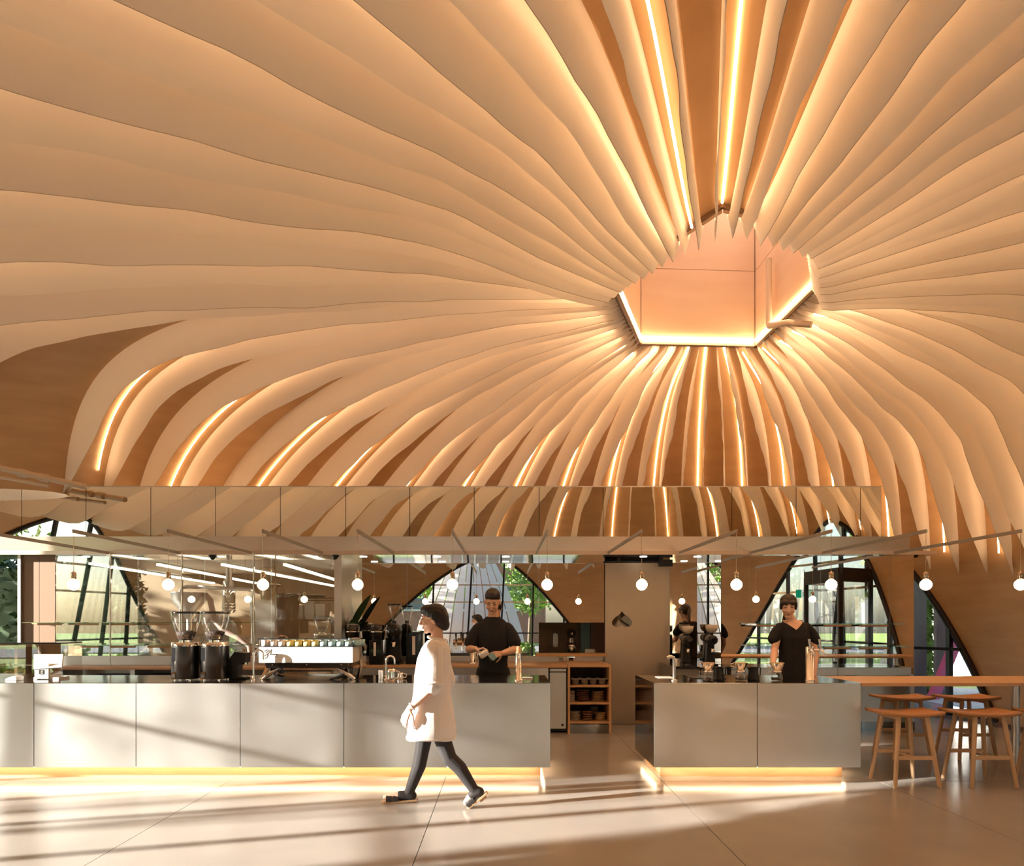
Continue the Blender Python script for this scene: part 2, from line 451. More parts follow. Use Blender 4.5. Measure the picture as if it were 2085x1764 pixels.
# ================================================================== fabric fins and LED strips
# fin angles: closer together over the bar, wider apart on the long side
SPC = [(-180, 5.3), (-90, 5.0), (0, 4.5), (75, 4.0), (130, 4.5), (180, 5.3)]
_n = 0; _t = -180.; _acc = [0.]
for _k in range(3600): _acc.append(_acc[-1]+.1/interp(SPC, -180+_k*.1))
NF = 2*int(round(_acc[-1]/2)); THS = []
for _k in range(NF):
    _q = (_k+.5)/NF*_acc[-1]; _j = bisect.bisect_right(_acc, _q)-1; THS.append(-180+_j*.1+(_q-_acc[_j])/(_acc[_j+1]-_acc[_j])*.1)
def droop(th):
    # how far a fin hangs at the rim: deep on the near side, nothing on the far side
    t = wrap(th); return .07+.25*smoothstep((t+175)/6)*smoothstep((-3-t)/6)
def fin_end(th):
    # height of the outer tip
    t = wrap(th)
    return interp([(-180, 3.6), (-150, 3.6), (-120, 3.4), (-90, 3.4), (-60, 3.3), (-30, 3.1), (-8, 2.6), (5, 2.0), (20, 2.1), (33, 2.2), (42, 2.4), (52, 2.9), (58, 3.45), (70, 3.7),
                   (82, 3.55), (95, 3.2), (110, 2.75), (130, 2.66), (146, 2.70), (158, 3.2), (172, 3.2), (174, 3.4), (180, 3.6)], t)
def fin_path(th, n, inner=-.10):
    R = R_of(th); r0 = r_rim(th)+inner; pe = pex(th)
    a0 = math.asin(min(1, (max(.05, r0)/R)**(pe/2))); a1 = math.acos(min(1, (fin_end(th)/(Z0+interp(BUMP, wrap(th))))**(pe/2)))
    S = []; L = [0]
    for j in range(301):
        a = a0+(a1-a0)*(j/300)**1.7
        S.append(ceil_pt(th, a))
        if j: L.append(L[-1]+math.hypot(S[-1][0]-S[-2][0], S[-1][1]-S[-2][1]))
    out = []
    for i in range(n+1):
        l = L[-1]*i/n; k = 0
        k = min(len(L)-2, max(0, bisect.bisect_right(L, l)-1)); t = (l-L[k])/max(1e-9, L[k+1]-L[k])
        r = lerp(S[k][0], S[k+1][0], t); z = lerp(S[k][1], S[k+1][1], t)
        out.append((r, z))
    return out, L[-1]
FIN_GROUP = 'radiating fabric ceiling fins'
FIN_N, FIN_M = 56, 6
LED_GROUP = 'LED lines between the ceiling fins'
for i in range(NF):
    th = THS[i]; DTH = interp(SPC, th); rng = random.Random(100+i)
    dr = droop(th)
    P, Ltot = fin_path(th, FIN_N, .0 if dr < .12 else -.05)
    vs_ = []; fs = []; ph = [rng.uniform(0, 6.28) for _ in range(6)]
    te = Vector((-sin(radians(th)), cos(radians(th)), 0)); er = Vector((cos(radians(th)), sin(radians(th)), 0))
    Dm = (.60 if i % 2 else .56)+rng.uniform(-.02, .02)-.17*smoothstep((wrap(th)-85)/25)*smoothstep((174-wrap(th))/3)
    for j, (r, z) in enumerate(P):
        s = Ltot*j/FIN_N; u = j/FIN_N
        a, b = P[max(0, j-1)], P[min(FIN_N, j+1)]
        d = Vector((b[0]-a[0], b[1]-a[1])).normalized(); nrm = (d.y, -d.x)      # inward normal of the ceiling in this plane
        if nrm[1] > 0 or (abs(nrm[1]) < .05 and nrm[0] > 0): nrm = (-nrm[0], -nrm[1])
        dep = lerp(dr, Dm, smoothstep(s/2.4))
        if s < .16: dep *= sqrt(max(0., 1-(1-s/.16)**2))
        tu = .60 if -50 < wrap(th) < 84 else (.90 if wrap(th) < -50 else .82)
        if u > tu: dep *= max(0.0, 1-((u-tu)/(1-tu))**2.6)
        if wrap(th) < -60: dep *= 1+.5*smoothstep((u-.6)/.2)
        if -12 < wrap(th) < 56: dep *= 1+.35*smoothstep((u-.25)/.4)
        dep *= 1+.025*sin(s*2.2+ph[0])+.015*sin(s*5+ph[1])
        dep = max(dep, .004)
        for k in range(FIN_M+1):
            q = k/FIN_M
            wob = q*(.013*sin(s*1.3+ph[2])+.008*sin(s*3.7+ph[3])+.006*sin(s*9+ph[4]))*min(1, s/1.0)*(1-.3*u)
            bel = .02*sin(pi*q)*sin(s*.9+ph[5])
            pnt = pol(th, r+nrm[0]*dep*q, z-.006+nrm[1]*dep*q)+te*(wob+bel)
            vs_.append(pnt)
    for j in range(FIN_N):
        for k in range(FIN_M):
            a = j*(FIN_M+1)+k; fs.append((a, a+1, a+FIN_M+2, a+FIN_M+1))
    base = pol(th, P[FIN_N//2][0], P[FIN_N//2][1])
    mb = MB(); mb.add([Vector(v)-base for v in vs_], fs, True)
    o = mb.build('fabric_fin', 'fabric'); o.location = base
    if i % 2 == (1 if cos(radians(th)) < 0 else 0):
        hm = MB(); hm.tube([Vector(vs_[j*(FIN_M+1)+FIN_M])-base for j in range(1, FIN_N)], .0026, 4)
        h = hm.build('hem', 'hem_thread', None); h.parent = o
    tag(o, 'long white fabric fin hanging from the plywood ceiling, radiating from the skylight', 'fabric fin', FIN_GROUP)
    if i % 2 == 0:
        # LED line lies against the plywood just beside this fin
        th2 = th+DTH*(.25 if 60 < wrap(th) < 173 else .42)
        P2, L2 = fin_path(th2, 40, .12 if 45 < wrap(th) < 105 or dr > .2 else .27)
        pts = []
        for j in range(0, int(40*.96)+1):
            r, z = P2[j]; a, b = P2[max(0, j-1)], P2[min(40, j+1)]
            d = Vector((b[0]-a[0], b[1]-a[1])).normalized(); nrm = (d.y, -d.x)
            if nrm[1] > 0 or (abs(nrm[1]) < .05 and nrm[0] > 0): nrm = (-nrm[0], -nrm[1])
            ofs = .022 if 60 < wrap(th) < 173 or -110 < wrap(th) < -60 else .08
            pts.append(pol(th2, r+nrm[0]*ofs, z+nrm[1]*ofs))
        base = Vector(pts[20])
        mb = MB(); mb.tube([p-base for p in pts], .011, 4)
        o = mb.build('led_strip', 'led'); o.location = base
        tag(o, 'thin glowing warm LED line on the plywood between two fabric fins', 'LED strip', LED_GROUP)

# ================================================================== floor: polished concrete slabs with saw-cut joints
mb = MB(); n = 96
mb.add([pol(-180+360*i/n, R_of(-180+360*i/n)+.25, -.03) for i in range(n)], [tuple(range(n))])
fl = struct(mb.build('floor', 'joint'))
XJ = [-13.0, -10.6, -8.55, -6.55, -4.54, -2.54, -.555, 1.46, 3.45, 5.45, 7.6]
YJ = [-6.2, -2.2, 2.05, 6.30, 9.93]
g = .005
for i in range(len(XJ)-1):
    for j in range(len(YJ)-1):
        cxm = (XJ[i]+XJ[i+1])/2; cym = (YJ[j]+YJ[j+1])/2
        th = math.degrees(atan2(cym-CY, cxm-CX)); rr = math.hypot(cxm-CX, cym-CY)
        if rr > R_of(th)+1.2: continue
        MB().box(XJ[i]+g/2, XJ[i+1]-g/2, YJ[j]+g/2, YJ[j+1]-g/2, -.028, 0).build('slab', 'concrete', fl)
MB().box(-9.2, 7.8, 9.935, 14.4, -.028, 0).build('slab', 'concrete', fl)
# gravel strip between slab and glass beside the table
mb = MB(); vs_ = []
for i in range(13):
    th = lerp(15, 50, i/12); R = R_of(th)
    vs_ += [pol(th, R-.30, .002), pol(th, R-.08, .03)]
mb.add(vs_, [(2*i, 2*i+1, 2*i+3, 2*i+2) for i in range(12)])
tag(mb.build('gravel_strip', 'gravel'), 'dark gravel strip along the foot of the plywood and glass', 'gravel')['kind'] = 'stuff'

# ================================================================== bar block: back walls
YF, YB = 9.23, 9.85       # face of side walls; recessed back wall
ZC = 2.372                # underside of the bar's ceiling
# fixed ceiling of the bar recess (polished steel), and its hidden body above the kitchen
cb = struct(MB().box(-7.3, X(1907, 9.15), 9.16, 9.90, ZC, ZC+.05).build('ceiling_bar', 'mirror_ceiling'))
lip = MB().box(-7.3, X(1907, 9.15), 9.13, 9.16, ZC-.002, Z(1122, 9.13)).build('trim_2', 'fascia'); struct(lip)
# fascia leaning over slightly
zt = 2.612
struct(MB().prism([(9.16, Z(1122, 9.13)-.005), (9.30, Z(1122, 9.13)-.005), (9.30, zt), (9.135, zt)], X(1795, 9.2)+7.3+.35, 'x', -7.3).build('trim_3', 'fascia'))
# mirrored bulkhead: one panel after another with a fine joint
bh = bpy.data.objects.new('wall_bulkhead', None); C.objects.link(bh); bh['kind'] = 'structure'
YBH = 9.15
xs = [X(p, YBH) for p in (-348, -217, -86, 44, 175, 307, 439, 571, 704, 834.5, 965.5, 1097.5, 1228, 1360, 1490, 1621, 1752, 1795)]
zb0, zb1 = Z(1097, YBH), Z(992, YBH)
for a, b in zip(xs, xs[1:]):
    MB().box(a+.004, b-.004, YBH, YBH+.02, zb0, zb1).build('panel', 'mirror_bulkhead', bh)
MB().box(xs[0], xs[-1], YBH+.02, YBH+.35, zb0, zb1).build('core', 'black_metal', bh)
MB().box(xs[0], xs[-1]+.006, YBH-.004, YBH+.36, zb1, zb1+.012).build('cap_strip', 'steel', bh)

# middle mirrored wall, panels
mw = bpy.data.objects.new('wall_mirror_middle', None); C.objects.link(mw); mw['kind'] = 'structure'
xe = [X(p, YB) for p in (697, 829, 964, 1097)]
for a, b in zip(xe, xe[1:]):
    MB().box(a+.002, b-.002, YB, YB+.012, Z(1356, YB), ZC).build('panel', 'mirror', mw)
MB().box(X(1097, YB)+.002, X(1231, YB), YB, YB+.012, Z(1268, YB), ZC).build('panel', 'mirror', mw)
MB().box(xe[0], X(1097, YB), YB+.012, YB+.10, 0, ZC).build('core', 'steel', mw)
MB().box(X(1097, YB), X(1231, YB), YB+.012, YB+.10, Z(1268, YB), ZC).build('core', 'steel', mw)
MB().box(X(1097, YB), X(1231, YB), YB, YB+.10, 0, Z(1336, YB)).build('core', 'steel', mw)
MB().box(xe[0], X(1097, YB), YB-.02, YB, Z(1380, YB), Z(1336, YB)).build('splash_panel', 'steel', mw)
# door with the upturned heart pane
d1 = bpy.data.objects.new('door_1', None); C.objects.link(d1); d1['kind'] = 'structure'
d1['label'] = 'pale brushed metal sliding door with an upside-down heart window'
xd0, xd1 = X(1232, 9.8), X(1362, 9.8)
def heart(cx, cz, wd, ht, n=40):
    pts = []
    for i in range(n):
        t = 2*pi*i/n
        x = 16*sin(t)**3; y = 13*cos(t)-5*cos(2*t)-2*cos(3*t)-cos(4*t)
        pts.append((cx+x/32*wd, cz-(y+2.5)/29*ht))
    return pts
hx, hz = X(1266, 9.8), Z(1261, 9.8); hp = heart(hx, hz, .285, .235)
# leaf with the heart cut out: bridge the outline to the rectangle
def leaf_with_hole(x0, x1, z0, z1, hole, y0, y1):
    n = len(hole); cx = sum(p[0] for p in hole)/n; cz = sum(p[1] for p in hole)/n
    out = []
    for (a, b) in hole:
        dx, dz = a-cx, b-cz; t = 1e9
        if dx > 1e-9: t = min(t, (x1-cx)/dx)
        if dx < -1e-9: t = min(t, (x0-cx)/dx)
        if dz > 1e-9: t = min(t, (z1-cz)/dz)
        if dz < -1e-9: t = min(t, (z0-cz)/dz)
        out.append((cx+dx*t, cz+dz*t))
    mb = MB()
    for y in (y0, y1):
        for i in range(n):
            j = (i+1) % n; a, b = out[i], out[j]
            pts = [hole[i], a]
            if abs(a[0]-b[0]) > 1e-6 and abs(a[1]-b[1]) > 1e-6:      # the rectangle's corner lies between
                pts.append((a[0] if abs(a[0]-x0) < 1e-6 or abs(a[0]-x1) < 1e-6 else b[0], a[1] if abs(a[1]-z0) < 1e-6 or abs(a[1]-z1) < 1e-6 else b[1]))
            pts += [b, hole[j]]
            mb.add([(p[0], y, p[1]) for p in pts], [tuple(range(len(pts)))])
    for i in range(n):
        j = (i+1) % n
        mb.quad((hole[i][0], y0, hole[i][1]), (hole[j][0], y0, hole[j][1]), (hole[j][0], y1, hole[j][1]), (hole[i][0], y1, hole[i][1]))
    return mb
leaf_with_hole(xd0, xd1, .005, Z(1147, 9.8), hp, 9.79, 9.84).build('door_leaf', 'metal_door', d1)
pn = MB(); pn.add([(a, 9.81, b) for a, b in hp], [tuple(range(len(hp)))]); pn.build('heart_pane', 'glass', d1)
MB().box(xd0-.02, xd1+.02, 9.80, 9.86, Z(1146, 9.8), Z(1143, 9.8)).build('track', 'black_metal', d1)
MB().box(X(1340, 9.8), X(1367, 9.8), 9.72, 9.79, Z(1154, 9.75), Z(1140, 9.75)).build('closer_box', 'black_metal', d1)
MB().box(X(1362, 9.8), X(1367, 9.8), 9.74, 9.80, .0, ZC).build('jamb', 'chrome', d1)
struct(MB().box(xd0-.1, xd1+.1, 10.6, 10.7, 0, 2.6).build('wall_corridor', 'brown_panel'))
# narrow mirror recess beside the door
mr_ = bpy.data.objects.new('wall_mirror_recess', None); C.objects.link(mr_); mr_['kind'] = 'structure'
xa, xb, xc = X(1367, 9.8), X(1430, 9.8), X(1469, 9.8)
MB().box(xa, xb-.002, 9.8, 9.812, .80, ZC).build('panel', 'mirror', mr_)
MB().box(xb+.002, xc+.10, 9.8, 9.812, .80, ZC).build('panel', 'mirror', mr_)
MB().box(xa, xc+.1, 9.812, 9.90, 0, ZC).build('core', 'steel', mr_)
MB().box(xa, xc+.1, 9.78, 9.80, 0, .80).build('splash_panel', 'steel', mr_)
# right mirrored wall
rw = bpy.data.objects.new('wall_mirror_right', None); C.objects.link(rw); rw['kind'] = 'structure'
xr = [X(p, YF) for p in (1469, 1527, 1671, 1812, 1861)]
for a, b in zip(xr, xr[1:]):
    MB().box(a+.002, b-.002, YF, YF+.012, Z(1373, YF), ZC).build('panel', 'mirror', rw)
MB().box(xr[0], xr[-1], YF+.012, YF+.57, 0, ZC).build('core', 'steel', rw)
MB().box(xr[0]-.008, xr[0]-.001, YF, 9.798, .895, ZC).build('panel', 'mirror', rw)
MB().box(X(1753, YF), xr[-1], YF-.01, YF+.012, .12, Z(1377, YF)).build('lower_panel', 'steel', rw)
MB().box(xr[0], X(1753, YF), YF-.01, YF+.012, .0, Z(1377, YF)).build('lower_panel', 'steel', rw)
MB().box(X(1753, YF), xr[-1], YF-.02, YF, .0, .12).build('kick_panel', 'steel_side', rw)
# left wall: brown panels, post, kitchen glazing
lw_ = bpy.data.objects.new('wall_left_panels', None); C.objects.link(lw_); lw_['kind'] = 'structure'
MB().box(X(46, YF), X(80, YF)-.003, YF, YF+.05, 0, ZC).build('panel', 'brown_panel', lw_)
MB().box(X(80, YF)+.003, X(112, YF), YF, YF+.05, 0, ZC).build('panel', 'brown_panel', lw_)
MB().box(X(40, YF), X(46, YF), YF-.04, YF+.02, 0, ZC).build('post', 'steel', lw_)
kg = bpy.data.objects.new('window_5', None); C.objects.link(kg); kg['kind'] = 'structure'
kg['label'] = 'frameless glass wall of the roasting kitchen behind the counter'
xk = [X(p, YF) for p in (112, 224, 370, 516, 560, 682)]
for a, b in zip(xk, xk[1:]):
    MB().box(a+.003, b-.003, YF+.01, YF+.02, Z(1336, YF), ZC).build('pane', 'glass_kitchen', kg)
    if b != xk[-1]: MB().box(b-.004, b+.004, YF+.002, YF+.03, Z(1336, YF), ZC).build('pane_joint', 'chrome', kg)
MB().box(X(682, YF), X(697, YF), YF-.04, YF+.66, 0, ZC).build('post', 'steel', kg)
MB().box(X(112, YF), X(682, YF), YF-.0, YF+.03, 0, Z(1336, YF)).build('sill_wall', 'steel', kg)
# kitchen room behind
kr = struct(MB().box(-8.3, -2.30, 14.2, 14.3, 0, 2.45).build('wall_kitchen_back', 'wall_warm'))
struct(MB().box(-2.34, -2.26, 9.96, 14.2, 0, 2.45).build('wall_kitchen_right', 'wall_warm'))
struct(MB().box(-6.75, -2.30, 9.30, 14.3, 2.45, 2.52).build('ceiling_kitchen', 'steel'))
# pass-through kitchen nook behind the small opening
nk = struct(MB().box(X(1097, YB)-.2, X(1231, YB)+.2, 11.0, 11.05, 0, 2.4).build('wall_nook_back', 'wall_warm'))
struct(MB().box(X(1097, YB)-.25, X(1097, YB)-.2, 9.97, 11.0, 0, 2.4).build('wall_nook_left', 'wall_warm'))
struct(MB().box(X(1231, YB)+.2, X(1231, YB)+.25, 9.97, 10.6, 0, 2.4).build('wall_nook_right', 'wall_warm'))
struct(MB().box(X(1097, YB)-.25, xd1+.2, 9.97, 11.05, 2.42, 2.47).build('ceiling_nook', 'steel'))
struct(MB().box(X(1090, YB), X(1234, YB), 9.74, 9.96, Z(1337, 9.74), Z(1331, 9.74)).build('window_sill_6', 'oak'))
# flat slab over the bar block so the dark void above reads as solid
struct(MB().box(-7.3, xr[-1], 9.52, 12.4, 2.55, 2.60).build('ceiling_bar_top', 'plywood'))

# ================================================================== outdoors
def outdoor(o): o['kind'] = 'structure'; return o
mb = MB(); n = 64
ring = [(pol(-180+360*i/n, R_of(-180+360*i/n)+.2, -.06), pol(-180+360*i/n, R_of(-180+360*i/n)+6.0, -.06)) for i in range(n)]
outdoor(MB().add([p for q in ring for p in q], [(2*i, 2*i+1, (2*i+3) % (2*n), (2*i+2) % (2*n)) for i in range(n)]).build('pavement', 'paving'))
outdoor(MB().add([(-70, -70, -.12), (70, -70, -.12), (70, 70, -.12), (-70, 70, -.12)], [(0, 1, 2, 3)]).build('lawn', 'grass'))
outdoor(MB().box(-70, 70, -24, -15, -.11, -.07).build('road', 'asphalt'))

def leaf_blob(mb, c, rx, ry, rz, n, size, rng):
    for _ in range(n):
        while True:
            p = Vector((rng.uniform(-1, 1), rng.uniform(-1, 1), rng.uniform(-1, 1)))
            if .35 < p.length < 1: break
        q = Vector((c[0]+p.x*rx, c[1]+p.y*ry, c[2]+p.z*rz))
        a = Vector((rng.gauss(0, 1), rng.gauss(0, 1), rng.gauss(0, 1))).normalized()
        b = a.cross(Vector((rng.gauss(0, 1), rng.gauss(0, 1), rng.gauss(0, 1)))).normalized()
        s = size*rng.uniform(.6, 1.4)
        mb.add([q-a*s, q+b*s*.45, q+a*s, q-b*s*.45], [(0, 1, 2, 3)])
def tree(x, y, h, r, m, label, seed, n=1100, size=.16, trunk=.12, cz=(.48, .82), rz=.22):
    rng = random.Random(seed)
    t = thing('tree', label, 'tree', (x, y, -.08), 'trees outside the pavilion')
    tr = MB(); tr.tube([(x, y, -.1), (x+.1, y, h*.35), (x-.05, y+.1, h*.62)], [trunk, trunk*.8, trunk*.4], 7)
    for k in range(5):
        an = rng.uniform(0, 6.28); tr.tube([(x, y, h*.4), (x+cos(an)*r*.6, y+sin(an)*r*.6, h*.7)], [trunk*.4, trunk*.12], 5)
    tr.build('trunk', 'bark', t)
    mb = MB()
    for k in range(7):
        an = rng.uniform(0, 6.28); d = r*.5*rng.random()
        leaf_blob(mb, (x+cos(an)*d, y+sin(an)*d, h*rng.uniform(*cz)), r*.62, r*.62, h*rz, n//7, size, rng)
    o = mb.build('foliage', m, t); o['kind'] = 'stuff'
    return t
def shrub(x, y, r, h, m, label, seed, n=420, size=.10):
    rng = random.Random(seed)
    mb = MB(); leaf_blob(mb, (0, 0, h*.5), r, r, h*.55, n, size, rng); mb.tube([(0, 0, -.02), (0, 0, h*.5)], [.03, .02], 5)
    o = mb.build('shrub', m); o.location = (x, y, -.07)
    tag(o, label, 'shrub', 'shrubs outside the pavilion')
TL = 'leafy green street tree beyond the arched glass wall'
for k, (x, y, h, r, m) in enumerate([(-6.8, -10, 6.5, 2.1, 'leaf_light'), (-3.0, -13.2, 6.0, 1.9, 'leaf'), (3.6, -9.0, 6.5, 2.2, 'leaf'), (8.4, -11, 7.0, 2.4, 'leaf_light'), (1.2, -13.4, 6, 1.9, 'leaf'),
                                     (12.5, -2.5, 6.0, 2.3, 'leaf'), (16, 2, 7.0, 3.0, 'leaf'), (14.5, 6.5, 6.5, 2.4, 'leaf_light'), (-17.5, 9.5, 6.5, 2.4, 'leaf'), (-19, -6, 7, 2.4, 'leaf')]):
    tree(x, y, h, r, m, TL, 40+k)
# slim trees that break up the low sun
for k, (x, y) in enumerate([(-15.5, .2), (-20, 3.2), (-16.5, 1.9), (-23, .2), (-18, .9)]):
    tree(x, y, 8.6, 1.1, 'leaf_light', 'slim young tree outside the sunny glass wall', 70+k, n=240, size=.13, trunk=.085, cz=(.72, .9), rz=.10)
SL = 'low green shrub planted outside the glass wall'
rs = random.Random(5)
for k in range(14):
    th = -163.5-19+k*3.0; r = R_of(th)+(1.3 if k % 2 else 2.6)+rs.uniform(-.1, .1)
    p = pol(th, r, 0); shrub(p.x, p.y, rs.uniform(.36, .5), rs.uniform(.5, .95), rs.choice(['leaf', 'leaf_light', 'leaf']), SL, 90+k, n=320)
for k in range(8):
    th = -104-18+k*5.2
    if abs(th+104) < 7: continue
    p = pol(th, R_of(th)+1.4, 0); shrub(p.x, p.y, rs.uniform(.36, .48), rs.uniform(.5, .8), 'leaf', SL, 120+k, n=320)
# dark hedge close behind the kitchen's left end and a hedge by the right window
def hedge(name, x0, x1, y0, y1, h, m, label, seed, n=2600):
    rng = random.Random(seed); mb = MB(); mb.box(x0+.15, x1-.15, y0+.15, y1-.15, -.1, h-.15)
    for _ in range(n):
        f = rng.random(); x = rng.uniform(x0, x1); y = rng.uniform(y0, y1); z = rng.uniform(0, h)
        k = rng.randrange(4)
        if k == 0: y = y0+rng.uniform(0, .15)
        elif k == 1: x = x0+rng.uniform(0, .15)
        elif k == 2: x = x1-rng.uniform(0, .15)
        else: z = h-rng.uniform(0, .15)
        q = Vector((x, y, z)); a = Vector((rng.gauss(0, 1), rng.gauss(0, 1), rng.gauss(0, 1))).normalized(); b = a.cross(Vector((rng.gauss(0, 1), rng.gauss(0, 1), 1))).normalized(); s = .09*rng.uniform(.6, 1.4)
        mb.add([q-a*s, q+b*s*.5, q+a*s, q-b*s*.5], [(0, 1, 2, 3)])
    tag(mb.build(name, m), label, 'hedge')
hedge('hedge', -11.5, -6.9, 12.3, 13.2, 2.6, 'leaf_dark', 'tall dark green hedge outside the far left end of the bar', 11)
hedge('hedge', 8.5, 9.2, 14.3, 15.0, 3.4, 'leaf_light', 'clipped bright green hedge between dark wall panels beyond the table', 12, 1600)
# neighbouring petals clad in pale metal, and dark cladding by the right window
def petal(x, y, ang, wd, ht, lean, m, label, seams=9):
    t = thing('cladding_petal', label, 'facade', (x, y, -.08))
    ca, sa = cos(ang), sin(ang)
    def pt(u, v):   # u across -1..1, v up 0..1
        half = wd*(.5-.42*v**1.6); d = lean*v**1.4; bulge = .5*(1-u*u)
        return Vector((x+ca*u*half-sa*(d+bulge), y+sa*u*half+ca*(d+bulge), -.08+ht*v))
    for i in range(seams):
        u0, u1 = -1+2*i/seams, -1+2*(i+1)/seams; e = .012
        vs_ = []; fs = []
        for j in range(11):
            for u in (u0+e, u1-e): vs_.append(pt(u, j/10))
        for j in range(10): fs.append((2*j, 2*j+1, 2*j+3, 2*j+2))
        MB().add(vs_, fs, True).build('panel', m, t)
    return t
petal(-1.4, -7.2, 0, 4.6, 5.2, -2.2, 'cladding', 'pale metal-clad leaning petal facade outside the back glass wall')
petal(9.6, 3.2, pi/2*.93, 4.0, 5.2, -2.0, 'cladding', 'pale metal-clad leaning petal facade outside the entrance')
# dark neighbour wall beyond the right window, pink brace, pale house
t = thing('dark_wall', 'dark brown panelled wall beyond the window by the bar table', 'wall', (8.0, 13.9, -.1))
for a, b in ((7.0, 7.75), (7.77, 8.2), (8.22, 8.60)): MB().box(a, b, 13.9, 14.0, -.1, 4.2).build('panel', 'cladding_dark', t)
MB().prism([(8.80, -.1), (9.12, -.1), (9.06, 1.6), (8.95, 3.4), (8.80, 4.2)], .1, 'y', 13.9).build('panel', 'cladding_dark', t)
tag(MB().bar(at(1898, 1425, 13.5), at(1962, 1270, 13.5), .15, .16).build('pink_beam', 'pink_paint'), 'slanting raspberry pink beam outside the window by the table', 'beam')
t = thing('house', 'small pale house with a dark window beyond the pink beam', 'building', (16, 20, -.1))
MB().box(12.75, 20, 19, 24, -.1, 4).build('wall', 'white_wall', t); MB().box(13.0, 13.35, 18.96, 19.02, .35, .75).build('window', 'window_glass', t); MB().box(12.6, 20.2, 18.8, 24.2, 4, 4.2).build('roof', 'cladding_dark', t)
# brick block across the road behind the camera, with windows
t = thing('brick_building', 'red brick building with rows of windows across the road', 'building', (-6, -30, -.1))
MB().box(-26, 3, -36, -30, -.1, 14).build('wall', 'brick_red', t)
for i in range(8):
    for j in range(3):
        wf = MB().box(-24.5+i*3.4, -22.6+i*3.4, -30.05, -29.9, 2.2+j*3.6, 4.3+j*3.6).build('window', 'white_wall', t)
        o = MB().box(-24.35+i*3.4, -22.75+i*3.4, -29.92, -29.86, 2.35+j*3.6, 4.15+j*3.6).build('pane', 'window_glass', wf)
        o.location = (-Vector(wf.location)-Vector(t.location))
t = thing('grey_fence', 'weathered grey board fence beyond the lawn by the entrance', 'fence', (22, 3, -.1))
for k in range(26): MB().box(21.9, 22.0, -10+k*.95, -9.06+k*.95, -.1, 2.3).build('board', 'asphalt', t)
t = thing('low_building', 'low cream building with small windows beyond the left glass wall', 'building', (-32, 4, -.1))
MB().box(-36, -30, -8, 14, -.1, 3.4).build('wall', 'white_wall', t); MB().box(-36.2, -29.7, -8.3, 14.3, 3.4, 4.1).build('roof', 'brown_panel', t)
for k in range(5): MB().box(-30.03, -29.95, -6+k*4, -4.6+k*4, 1.2, 2.2).build('window', 'window_glass', t)

# ================================================================== counters
def counter(name, label, xs, x_kick0, x_kick1, y0=6.40, y1=7.32, sides=()):
    t = thing(name, label, 'counter', ((xs[0]+xs[-1])/2, (y0+y1)/2, 0))
    zb, zt_ = .107, .90
    for a, b in zip(xs, xs[1:]):
        MB().box(a+.003, b-.003, y0, y0+.018, zb, zt_-.006).build('front_panel', 'steel_counter', t)
    MB().box(xs[0]+.012, xs[-1]-.012, y0+.018, y1-.012, zb+.002, zt_-.01).build('carcass', 'black_satin', t)
    for sx in sides:
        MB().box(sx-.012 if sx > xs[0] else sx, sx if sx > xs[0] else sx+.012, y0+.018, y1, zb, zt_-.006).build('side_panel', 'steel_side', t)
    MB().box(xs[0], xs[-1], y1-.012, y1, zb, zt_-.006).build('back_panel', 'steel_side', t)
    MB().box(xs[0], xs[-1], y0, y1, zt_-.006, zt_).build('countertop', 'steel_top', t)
    MB().box(x_kick0, x_kick1, y0+.10, y1-.10, 0, zb).build('kickboard', 'oak', t)
    MB().box(x_kick0+.02, x_kick1-.02, y0+.030, y0+.046, zb-.006, zb+.002).build('led_strip', 'led_kick', t)
    if sides:
        for sx in sides:
            q = x_kick0-.045 if sx == xs[0] else x_kick1+.03
            MB().box(q, q+.014, y0+.12, y1-.12, zb-.014, zb-.002).build('led_strip', 'led_kick', t)
    return t
YC = 6.40
c1 = counter('service_counter', 'long brushed steel service counter with a glowing oak plinth under the grinders', [X(p, YC) for p in (-353, -142, 69, 277, 489, 700, 911, 1121)], X(-353, YC), X(1121, YC)-.09, sides=(X(1121, YC),))
c2 = counter('island_counter', 'short brushed steel island counter with a glowing oak plinth under the pour-over carafes', [X(1332, YC), X(1542, YC), X(1753, YC)], X(1332, YC)+.08, X(1753, YC)-.13, sides=(X(1332, YC), X(1753, YC)))

# bar table
t = thing('bar_table', 'long oak bar table on round steel legs beside the island', 'table', (4.9, 6.8, 0))
MB().rbox(X(1753, YC)+.004, 7.0, 6.40, 7.22, .868, .898, .01).build('table_top', 'oak', t)
for x in (5.22, 6.6):
    MB().lathe([(.036, .0), (.036, .868)], (x, 6.97, 0), 18).build('leg', 'steel', t)

